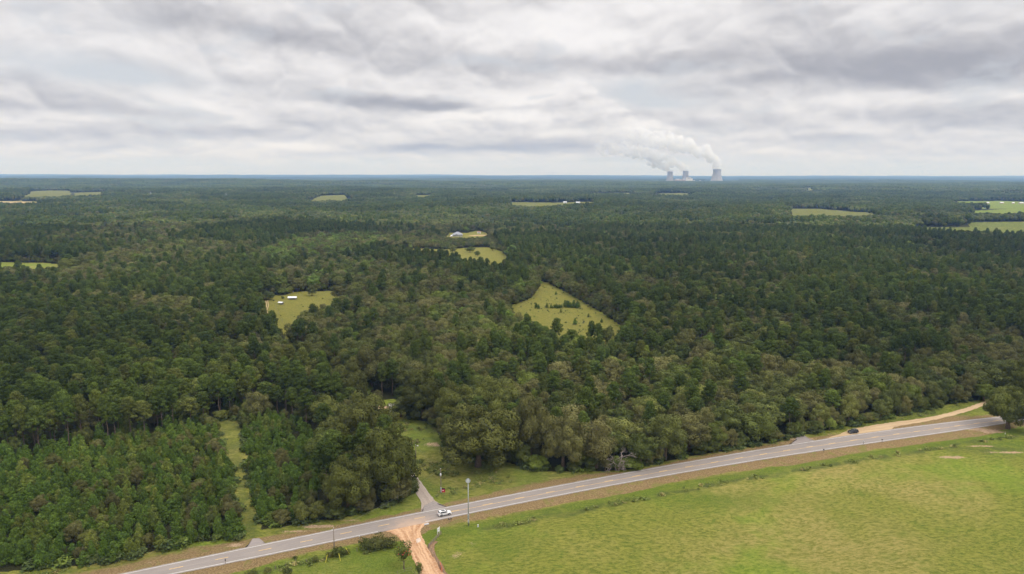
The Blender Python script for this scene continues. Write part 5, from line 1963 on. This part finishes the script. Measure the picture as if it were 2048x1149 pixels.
for px, py, lab, hh in ((719, 1078, 'white roadside marker post left of the clay turning', 1.2), (2010, 870, 'small white marker at the field edge below the lone oak', 0.9)):
    p = at(px, py)
    rt = empty('marker_post', p, lab, 'marker post')
    MB().box((0, 0, hh / 2), (0.10, 0.08, hh)).build('post', M_STEEL, rt)
    MB().box((0, -0.06, hh - 0.2), (0.30, 0.04, 0.45)).build('panel', M_WHITE, rt)
p = at(956, 1054)
rt = empty('utility_pedestal', p, 'small white utility pedestal in the grass right of the siren pole', 'utility box')
MB().lathe([(0.22, 0), (0.22, 0.6), (0.26, 0.62), (0.2, 0.75), (0.05, 0.8)], 14).build('housing', M_WHITE, rt, True)
MB().lathe([(0.32, -0.1), (0.32, 0.06)], 14).build('base', M_GREY_P, rt)
# culvert head at the corner
p = at(853, 1049)
b = MB().box((0, 0, 0.07), (1.6, 0.7, 0.22), ang)
o = b.build('drain_cover', M_GREYW, None, False, 0.03); o.location = p
tag(o, 'flat concrete drain cover at the corner of the clay turning', 'drain cover')
# lime / sand heap beside the clay road
g = np.random.default_rng(3)
v = ICO_V * np.array([0.9, 1.6, 0.14]) * (1 + g.uniform(-0.15, 0.15, (len(ICO_V), 1)))
o = link('sand_heap', mesh_from('sand_heap', v, ICO_F, [mat('pale_sand', (0.52, 0.42, 0.34), 0.95, var=0.15)], True), None, at(837, 1081))
tag(o, 'low pale sand heap at the right edge of the clay road', 'sand heap')


# ------------------------------------------------------------------ buildings
def gable_house(name, p, rz, L_, W_, Hw, Hr, mw, mr, label, cat, n_win=3, over=0.35, group=None, open_side=False):
    rt = empty(name, p, label, cat, rz, group)
    b = MB()
    x0, y0 = L_ / 2, W_ / 2
    if open_side:
        for sx in np.linspace(-x0 + .15, x0 - .15, max(2, int(L_ / 3))):
            for sy in (-y0 + .12, y0 - .12):
                MB().box((sx, sy, Hw / 2), (0.16, 0.16, Hw)).build('post', M_FENCE, rt)
        MB().box((0, y0 - 0.05, Hw / 2), (L_ - 0.4, 0.08, Hw)).build('back_wall', mw, rt)
    else:
        b.add([(-x0, -y0, 0), (x0, -y0, 0), (x0, y0, 0), (-x0, y0, 0), (-x0, -y0, Hw), (x0, -y0, Hw), (x0, y0, Hw), (-x0, y0, Hw), (-x0, 0, Hw + Hr * 0.97), (x0, 0, Hw + Hr * 0.97)],
              [(0, 1, 5, 4), (2, 3, 7, 6), (3, 0, 4, 8, 7), (1, 2, 6, 9, 5), (4, 5, 9, 8), (6, 7, 8, 9), (0, 3, 2, 1)])
        b.build('wall', mw, rt)
        for k in range(n_win):
            wx_ = -x0 + L_ * (k + 0.7) / (n_win + 0.4)
            wn_ = MB().box((wx_, -y0 - 0.02, Hw * 0.55), (L_ * 0.09, 0.06, Hw * 0.38)).build('window', M_WHITE, rt)
            MB().box((wx_, -y0 - 0.055, Hw * 0.55), (L_ * 0.075, 0.02, Hw * 0.32)).build('pane', M_GLASS, wn_)
        MB().box((x0 * 0.12, -y0 - 0.03, Hw * 0.36), (1.0, 0.06, Hw * 0.7)).build('door', M_PLASTIC, rt)
    xo, yo, th = x0 + over, y0 + over, 0.12
    k_ = Hr / y0
    ze = Hw - over * k_
    MB().add([(-xo, -yo, ze), (xo, -yo, ze), (xo, 0, Hw + Hr), (-xo, 0, Hw + Hr), (-xo, yo, ze), (xo, yo, ze),
              (-xo, -yo, ze + th), (xo, -yo, ze + th), (xo, 0, Hw + Hr + th), (-xo, 0, Hw + Hr + th), (-xo, yo, ze + th), (xo, yo, ze + th)],
             [(0, 1, 2, 3), (3, 2, 5, 4), (6, 9, 8, 7), (9, 10, 11, 8), (0, 6, 7, 1), (4, 5, 11, 10), (0, 3, 9, 6), (3, 4, 10, 9), (1, 7, 8, 2), (2, 8, 11, 5)]).build('roof', mr, rt)
    return rt


def hip_house(name, p, rz, L_, W_, Hw, Hr, mw, mr, label, cat):
    rt = empty(name, p, label, cat, rz)
    x0, y0 = L_ / 2, W_ / 2
    MB().box((0, 0, Hw / 2), (L_, W_, Hw)).build('wall', mw, rt)
    xo, yo = x0 + .8, y0 + .8
    MB().add([(-xo, -yo, Hw), (xo, -yo, Hw), (xo, yo, Hw), (-xo, yo, Hw), (-x0 * .18, 0, Hw + Hr), (x0 * .18, 0, Hw + Hr)],
             [(0, 1, 5, 4), (1, 2, 5), (2, 3, 4, 5), (3, 0, 4), (0, 3, 2, 1)]).build('roof', mr, rt)
    MB().add([(-x0 * .45, -yo - 1, Hw + .05), (x0 * .05, -yo - 1, Hw + .05), (-x0 * .2, -yo - 1, Hw + 1.9), (-x0 * .2, 0, Hw + 1.9), (-x0 * .45, 0, Hw + .05), (x0 * .05, 0, Hw + .05)],
             [(0, 1, 2), (0, 2, 3, 4), (1, 5, 3, 2), (4, 3, 5), (0, 4, 5, 1)]).build('gable', mr, rt)
    MB().box((x0 * .5, y0 * .2, Hw + Hr * .7), (1.2, 1.0, Hr * 0.9)).build('chimney', M_BROWNW, rt)
    for k in range(5):
        wx_ = -x0 + L_ * (k + .6) / 5.2
        wn_ = MB().box((wx_, -y0 - .03, Hw * .52), (1.5, .08, 1.5)).build('window', M_WHITE, rt)
        MB().box((wx_, -y0 - .08, Hw * .52), (1.25, .02, 1.25)).build('pane', M_GLASS, wn_)
    for k in range(4):
        MB().box((-x0 + 1 + k * 1.9, -y0 - 1.6, Hw / 2), (.25, .25, Hw)).build('porch_post', M_WHITE, rt)
    MB().box((-x0 + 4, -y0 - 1.2, Hw + .04), (8, 2.4, .2)).build('porch_roof', mr, rt)
    return rt


def sized(px, py, w_px):
    p = at(px, py)
    return p, w_px / F * math.hypot(p.y, HC)


p, w = sized(915, 473, 20)
hip_house('house', p, R(6), w, w * 0.62, 3.6, 5.2, M_GREYW, M_ROOF, 'large house with a grey hipped roof in the clearing above the far pasture', 'house')
p, w = sized(903, 474, 3)
gable_house('shed', p, 0.2, w, w * .8, 2.3, 1.0, M_WHITE, M_TIN, 'tiny pale shed left of the grey-roofed house', 'shed', 1)
p, w = sized(958, 467, 7)
gable_house('outbuilding', p, R(-10), w, w * .6, 3.0, 1.2, M_WHITE, mat('rust_roof', (0.30, 0.16, 0.12), .8), 'white outbuilding with a rusty roof right of the grey-roofed house', 'outbuilding', 1)
p, w = sized(585, 599.5, 16)
gable_house('long_shed', p, R(4), w, w * .30, 1.9, 0.9, M_GREYW, M_TIN, 'long open-sided shed with a silver tin roof in the farm pasture', 'shed', open_side=True)
p, w = sized(562, 609.5, 9)
gable_house('field_shed', p, R(-18), w, w * .6, 1.9, 0.5, M_GREYW, M_TIN, 'short tin-roofed shelter in the farm pasture, nearer than the long shed', 'shed', open_side=True)
p, w = sized(588, 582, 14)
gable_house('farmhouse', p + Vector((0, 3, 0)), R(-5), w, w * .5, 3.0, 1.8, M_BROWNW, mat('brown_roof', (0.26, 0.22, 0.21), .85), 'small brown farmhouse at the wood edge behind the pasture', 'house', 3)
p, w = sized(598, 579, 7)
rt = empty('camper', p, 'white camper trailer parked right of the brown farmhouse', 'camper', R(-8))
b = MB().prism([(-w / 2, .5), (w / 2, .5), (w / 2 + .2, 1.6), (w / 2 - .3, 2.9), (-w / 2 + .2, 2.9), (-w / 2, 1.8)], -1.1, 1.1)
b.build('body', M_WHITE, rt, False, .1)
for sx in (-.8, .2): MB().tube([(sx, -1.12, .35), (sx, -.85, .35)], .35, 12).build('wheel', M_TYRE, rt)
MB().box((0, -1.115, 1.9), (w * .4, .03, .6)).build('window', M_GLASS, rt)
MB().tube([(w / 2, 0, .5), (w / 2 + 1.0, 0, .45)], .06, 6).build('hitch', M_STEEL, rt)
p = at(569, 588.5)
rt = empty('flatbed_trailer', p, 'low white flatbed trailer at the top of the farm pasture', 'trailer', R(5))
MB().box((0, 0, .65), (2.6, 1.6, .25)).build('bed', M_WHITE, rt, False, .02)
for sx in (-.5, .5):
    for sy in (-.85, .85): MB().tube([(sx, sy - .1, .32), (sx, sy + .1, .32)], .32, 10).build('wheel', M_TYRE, rt)
MB().tube([(1.3, 0, .6), (2.2, 0, .5)], .06, 6).build('hitch', M_STEEL, rt)
p = at(585.5, 584.5)
rt = empty('water_tank', p, 'small white tank in front of the brown farmhouse', 'tank')
MB().lathe([(.7, 0), (.75, .1), (.75, 1.0), (.5, 1.25), (.1, 1.3)], 14).build('tank', M_WHITE, rt, True)
MB().lathe([(.15, 1.28), (.15, 1.4)], 10).build('lid', M_PLASTIC, rt)
# mobile home half hidden by trees beside the drive
p, w = sized(800, 820, 46)
gable_house('mobile_home', p, R(14), w * 0.9, 4.4, 2.7, 0.9, M_GREYW, mat('weathered_white_roof', (0.50, 0.46, 0.42), .8, var=.3), 'pale mobile home half hidden by trees at the end of the driveway', 'mobile home', 4)
# long farm sheds far off on the right
for px, py, wp_, lab in ((1975, 407.5, 6, 'white farm shed far right, first of the four from the left'), (2003, 407.5, 8, 'white farm shed far right, second of the four'), (2026, 408, 5, 'white farm shed far right, third of the four'), (2042, 408, 9, 'white farm shed far right, at the edge of the picture')):
    p, w = sized(px, py, wp_)
    gable_house('farm_shed', p, R(8), w, w * .4, 4.0, 2.4, M_TAN, M_TIN, lab, 'farm shed', 2, group='white farm sheds on the far right')
for px, py, wp_, lab in ((1130, 407, 7, 'low white shed in the strip of pasture below the power plant, left one'), (1156, 407.5, 8, 'low white shed in the strip of pasture below the power plant, right one')):
    p, w = sized(px, py, wp_)
    gable_house('farm_shed', p, 0, w, w * .4, 4.0, 2.4, M_GREYW, M_TIN, lab, 'farm shed', 2)


# ------------------------------------------------------------------ far lattice pylons and mast
def pylon(px, py, top, label):
    p = at(px, py)
    h = max(28.0, up(px, py, top))
    rt = empty('pylon', p, label, 'pylon', R(20), 'power line pylons in the woods on the left')
    b = MB()
    w0, w1 = h * .09, h * .022
    for sx in (-1, 1):
        for sy in (-1, 1):
            b.tube([(sx * w0, sy * w0, -1), (sx * w1, sy * w1, h)], .22, 4)
    for k in range(7):
        t0, t1 = k / 7, (k + 1) / 7
        a0, a1 = w0 + (w1 - w0) * t0, w0 + (w1 - w0) * t1
        for s in (-1, 1):
            b.tube([(-a0, s * a0, h * t0), (a1, s * a1, h * t1)], .12, 3)
            b.tube([(a0, s * a0, h * t0), (-a1, s * a1, h * t1)], .12, 3)
    b.build('tower', M_STEEL, rt)
    for z_ in (.70, .82, .94):
        MB().box((0, 0, h * z_), (h * .34, .5, .5)).build('crossarm', M_STEEL, rt)


pylon(453, 402, 386, 'tall grey lattice pylon in the woods, right one of the pair on the left')
pylon(302, 398, 384, 'grey lattice pylon in the woods, left one of the pair')
p = at(1106, 366)
h = up(1106, 366, 344)
rt = empty('radio_mast', p, 'thin radio mast on the horizon left of the steam plumes', 'mast')
MB().tube([(0, 0, -1), (0, 0, h)], [1.1, .8], 5).build('mast', M_STEEL, rt)
MB().box((0, 0, h * .9), (4, 4, 2)).build('antenna', M_STEEL, rt)

# ------------------------------------------------------------------ nuclear power plant
def cooling_tower(px, py, base_px, top_px, top_row, label):
    p, wb = sized(px, py, base_px)
    wt_ = top_px / F * math.hypot(p.y, HC)
    h = up(px, py, top_row)
    rt = empty('cooling_tower', p, label, 'cooling tower', group='cooling towers of the power plant')
    rb, rtp = wb / 2, wt_ / 2
    rw = rtp * 0.93
    prof = []
    zw = 0.80
    for i in range(17):
        t = i / 16
        if t < zw: r_ = rw + (rb - rw) * ((zw - t) / zw) ** 1.55
        else: r_ = rw + (rtp - rw) * ((t - zw) / (1 - zw)) ** 1.6
        prof.append((r_, h * (0.05 + .95 * t)))
    inner = [(r_ - 1.4, z_) for r_, z_ in reversed(prof)]
    MB().lathe(prof + inner, 64, cap=(False, False)).build('shell', M_CONC, rt, True)
    lg_ = MB()
    for k in range(40):
        a, a2 = 2 * PI * k / 40, 2 * PI * (k + .5) / 40
        lg_.tube([(rb * 1.02 * math.cos(a), rb * 1.02 * math.sin(a), 0), (rb * .99 * math.cos(a2), rb * .99 * math.sin(a2), h * .055)], .7, 4)
        lg_.tube([(rb * 1.02 * math.cos(a + .157), rb * 1.02 * math.sin(a + .157), 0), (rb * .99 * math.cos(a2), rb * .99 * math.sin(a2), h * .055)], .7, 4)
    lg_.build('leg_ring', M_CONC, rt)
    MB().lathe([(rb * 1.06, -1), (rb * 1.06, 2.2), (rb * 1.03, 2.2)], 48).build('basin', M_CONC, rt)
    return p, h, rtp


tw_r = cooling_tower(1433, 365, 25.0, 16.4, 338.6, 'largest cooling tower, standing apart on the right of the plant')
tw_m = cooling_tower(1370.5, 364.6, 15.6, 11.4, 342, 'middle cooling tower behind the white turbine building')
tw_l = cooling_tower(1339.5, 364.6, 17.0, 11.0, 343.5, 'leftmost cooling tower, left of the tan plant building')


def plant_block(name, px0, px1, base, top, depth, m, label, roof_step=None, off=0.0):
    p0, p1 = at(px0, base), at(px1, base)
    c = (p0 + p1) / 2
    w_ = abs(p1.x - p0.x)
    h = up((px0 + px1) / 2, base, top)
    rt = empty(name, c + Vector((0, off, 0)), label, 'plant building')
    MB().box((0, 0, h / 2), (w_, depth, h)).build('wall', m, rt)
    MB().box((0, 0, h + .8), (w_ * .99, depth * .99, 1.6)).build('roof', M_CONC2 if m is M_TAN else M_GREY_P, rt)
    b = MB()
    nwin = max(2, int(w_ / 18))
    for k in range(nwin):
        b.box((-w_ / 2 + w_ * (k + .5) / nwin, -depth / 2 - .12, h * .3), (w_ / nwin * .35, .3, h * .18))
    b.build('openings', M_SHADE, rt)
    if roof_step:
        for (f0, f1, hh) in roof_step:
            MB().box((w_ * (f0 + f1) / 2 - w_ / 2, depth * .1, h + 1.6 + hh / 2), (w_ * (f1 - f0), depth * .6, hh)).build('penthouse', M_CONC2, rt)
    return rt


plant_block('turbine_hall', 1347, 1367, 364.6, 359.2, 60, M_TAN, 'long tan hall between the left and middle towers', [(.1, .45, 6), (.8, .95, 8)], -90)
plant_block('reactor_building', 1368, 1380, 364.8, 357.4, 50, M_CONC2, 'white stepped building in front of the middle tower', [(.08, .8, 12), (.25, .7, 20)], -110)
plant_block('service_building', 1380.5, 1390, 364.8, 362.2, 40, M_CONC2, 'low white building right of the stepped white building', [(.3, .6, 6)], -80)
plant_block('service_building', 1391, 1400, 364.8, 363.0, 40, M_CONC2, 'lower white building, second right of the stepped white building', [(.6, .8, 12)], -80)
plant_block('warehouse', 1317, 1328, 365, 364.0, 60, M_CONC2, 'long low white warehouse left of the leftmost tower', None, -80)
plant_block('warehouse', 1301, 1312, 364.8, 363.9, 60, M_GREYW, 'farthest left low grey warehouse of the plant', None, -80)
plant_block('warehouse', 1402, 1412, 364.8, 363.7, 60, M_GREYW, 'low grey warehouse midway between the white buildings and the largest tower', None, -60)
plant_block('warehouse', 1462, 1477, 365.4, 364.0, 50, M_CONC2, 'long low white warehouse right of the largest tower', [(.85, .97, 6)], -80)
plant_block('warehouse', 1444, 1460, 365, 364.2, 50, M_GREYW, 'low grey warehouse just right of the largest tower', None, -60)


# ------------------------------------------------------------------ steam plumes
def steam_mat():
    m = bpy.data.materials.new('steam')
    m.use_nodes = True
    t = NT(m.node_tree)
    t.n.remove(t.n['Principled BSDF'])
    pv = t.new('ShaderNodeVolumePrincipled')
    pv.inputs['Color'].default_value = (0.962, 0.972, 0.996, 1)
    pv.inputs['Absorption Color'].default_value = (0.2, 0.2, 0.2, 1)
    pv.inputs['Anisotropy'].default_value = 0.0
    tcx = t.new('ShaderNodeTexCoord')
    sx_ = t.new('ShaderNodeSeparateXYZ')
    t.put(sx_.inputs[0], tcx.outputs['Object'])
    nn = t.noise(tcx.outputs['Object'], 0.012, 5, 0.6)
    thin = t.ramp(sx_.outputs[0], -1650, -150, 0.0003, 0.0145)
    t.put(pv.inputs['Density'], t.m('MULTIPLY', thin, t.m('MAXIMUM', t.ramp(nn, 0.38, 0.62, 0.0, 1.5), t.ramp(sx_.outputs[0], -260, -40, 0.0, 1.3))))
    t.l.new(pv.outputs[0], t.n['Material Output'].inputs['Volume'])
    return m


M_STEAM = steam_mat()


def plume(base, h, r0, path, label, seed):
    """path: (dx, dz, radius) of puffs, metres from the tower mouth"""
    g = np.random.default_rng(seed)
    vs_, fs_, o_ = [], [], 0
    pts = [(0, -r0 * .2, r0 * .86)] + path
    for (a, b_) in zip(pts[:-1], pts[1:]):
        L_ = math.dist(a[:2], b_[:2])
        n_ = max(2, int(L_ / (min(a[2], b_[2]) * .42)))
        for k in range(n_):
            t = k / n_
            x_ = a[0] + (b_[0] - a[0]) * t; z_ = a[1] + (b_[1] - a[1]) * t; r_ = a[2] + (b_[2] - a[2]) * t
            first = (x_ == 0)
            for q_ in range(1 if first else 4):
                rr3 = r_ * (1 if first else g.uniform(.45, .8))
                off = np.zeros(3) if first else g.normal(0, r_ * .36, 3)
                w = ICO_V * rr3 + np.array([x_, 0, z_]) + off
                vs_.append(w); fs_.append(ICO_F + o_); o_ += len(w)
    me = mesh_from('steam_plume', np.concatenate(vs_), np.concatenate(fs_), [M_STEAM], True)
    o = link('steam_plume', me, None, base + Vector((0, 0, h)))
    rm_ = o.modifiers.new('union', 'REMESH')
    rm_.mode = 'VOXEL'; rm_.voxel_size = 7.0
    tx = bpy.data.textures.new('billow', 'CLOUDS'); tx.noise_scale = 38; tx.noise_depth = 3
    dm = o.modifiers.new('billow', 'DISPLACE'); dm.texture = tx; dm.strength = 26; dm.mid_level = .5; dm.texture_coords = 'LOCAL'
    return tag(o, label, 'steam plume', 'steam plumes over the cooling towers')


PXM = at(1433, 365).y / F        # metres per pixel at the plant
plume(tw_r[0], tw_r[1], tw_r[2], [(-1 * PXM, 8 * PXM, 7.5 * PXM), (2 * PXM, 14 * PXM, 7 * PXM), (-8 * PXM, 20 * PXM, 10 * PXM), (-24 * PXM, 30 * PXM, 11 * PXM), (-50 * PXM, 40 * PXM, 14 * PXM), (-90 * PXM, 52 * PXM, 17 * PXM), (-130 * PXM, 58 * PXM, 18 * PXM), (-180 * PXM, 64 * PXM, 20 * PXM), (-240 * PXM, 66 * PXM, 22 * PXM), (-310 * PXM, 68 * PXM, 20 * PXM)],
      'white steam drifting left from the largest cooling tower', 1)
plume(tw_m[0], tw_m[1], tw_m[2], [(-3 * PXM, 5 * PXM, 5.5 * PXM), (-10 * PXM, 10 * PXM, 6.5 * PXM), (-22 * PXM, 15 * PXM, 8.5 * PXM), (-45 * PXM, 24 * PXM, 10 * PXM), (-80 * PXM, 34 * PXM, 12 * PXM), (-120 * PXM, 42 * PXM, 15 * PXM), (-180 * PXM, 46 * PXM, 15 * PXM)],
      'white steam drifting left from the middle cooling tower', 2)
plume(tw_l[0], tw_l[1], tw_l[2], [(-4 * PXM, 3 * PXM, 5 * PXM), (-12 * PXM, 8 * PXM, 6 * PXM), (-26 * PXM, 14 * PXM, 8 * PXM), (-48 * PXM, 20 * PXM, 9 * PXM)],
      'white steam drifting left from the leftmost cooling tower', 3)

# ------------------------------------------------------------------ haze
hm = bpy.data.materials.new('haze')
hm.use_nodes = True
t = NT(hm.node_tree)
t.n.remove(t.n['Principled BSDF'])
pv = t.new('ShaderNodeVolumePrincipled')
pv.inputs['Color'].default_value = (0.28, 0.51, 1.0, 1)
pv.inputs['Absorption Color'].default_value = (1, 1, 1, 1)
pv.inputs['Density'].default_value = 5.6e-5
t.l.new(pv.outputs[0], t.n['Material Output'].inputs['Volume'])
b = MB()
b.add([(-54000, -260, -60), (54000, -260, -60), (54000, 33000, -60), (-54000, 33000, -60), (-54000, -260, 600), (54000, -260, 600), (54000, 33000, 600), (-54000, 33000, 600)],
      [(0, 3, 2, 1), (4, 5, 6, 7), (0, 1, 5, 4), (1, 2, 6, 5), (2, 3, 7, 6), (3, 0, 4, 7)])
hz = b.build('haze', hm)
tag(hz, 'thin blue haze over the far woods', None, kind='stuff')
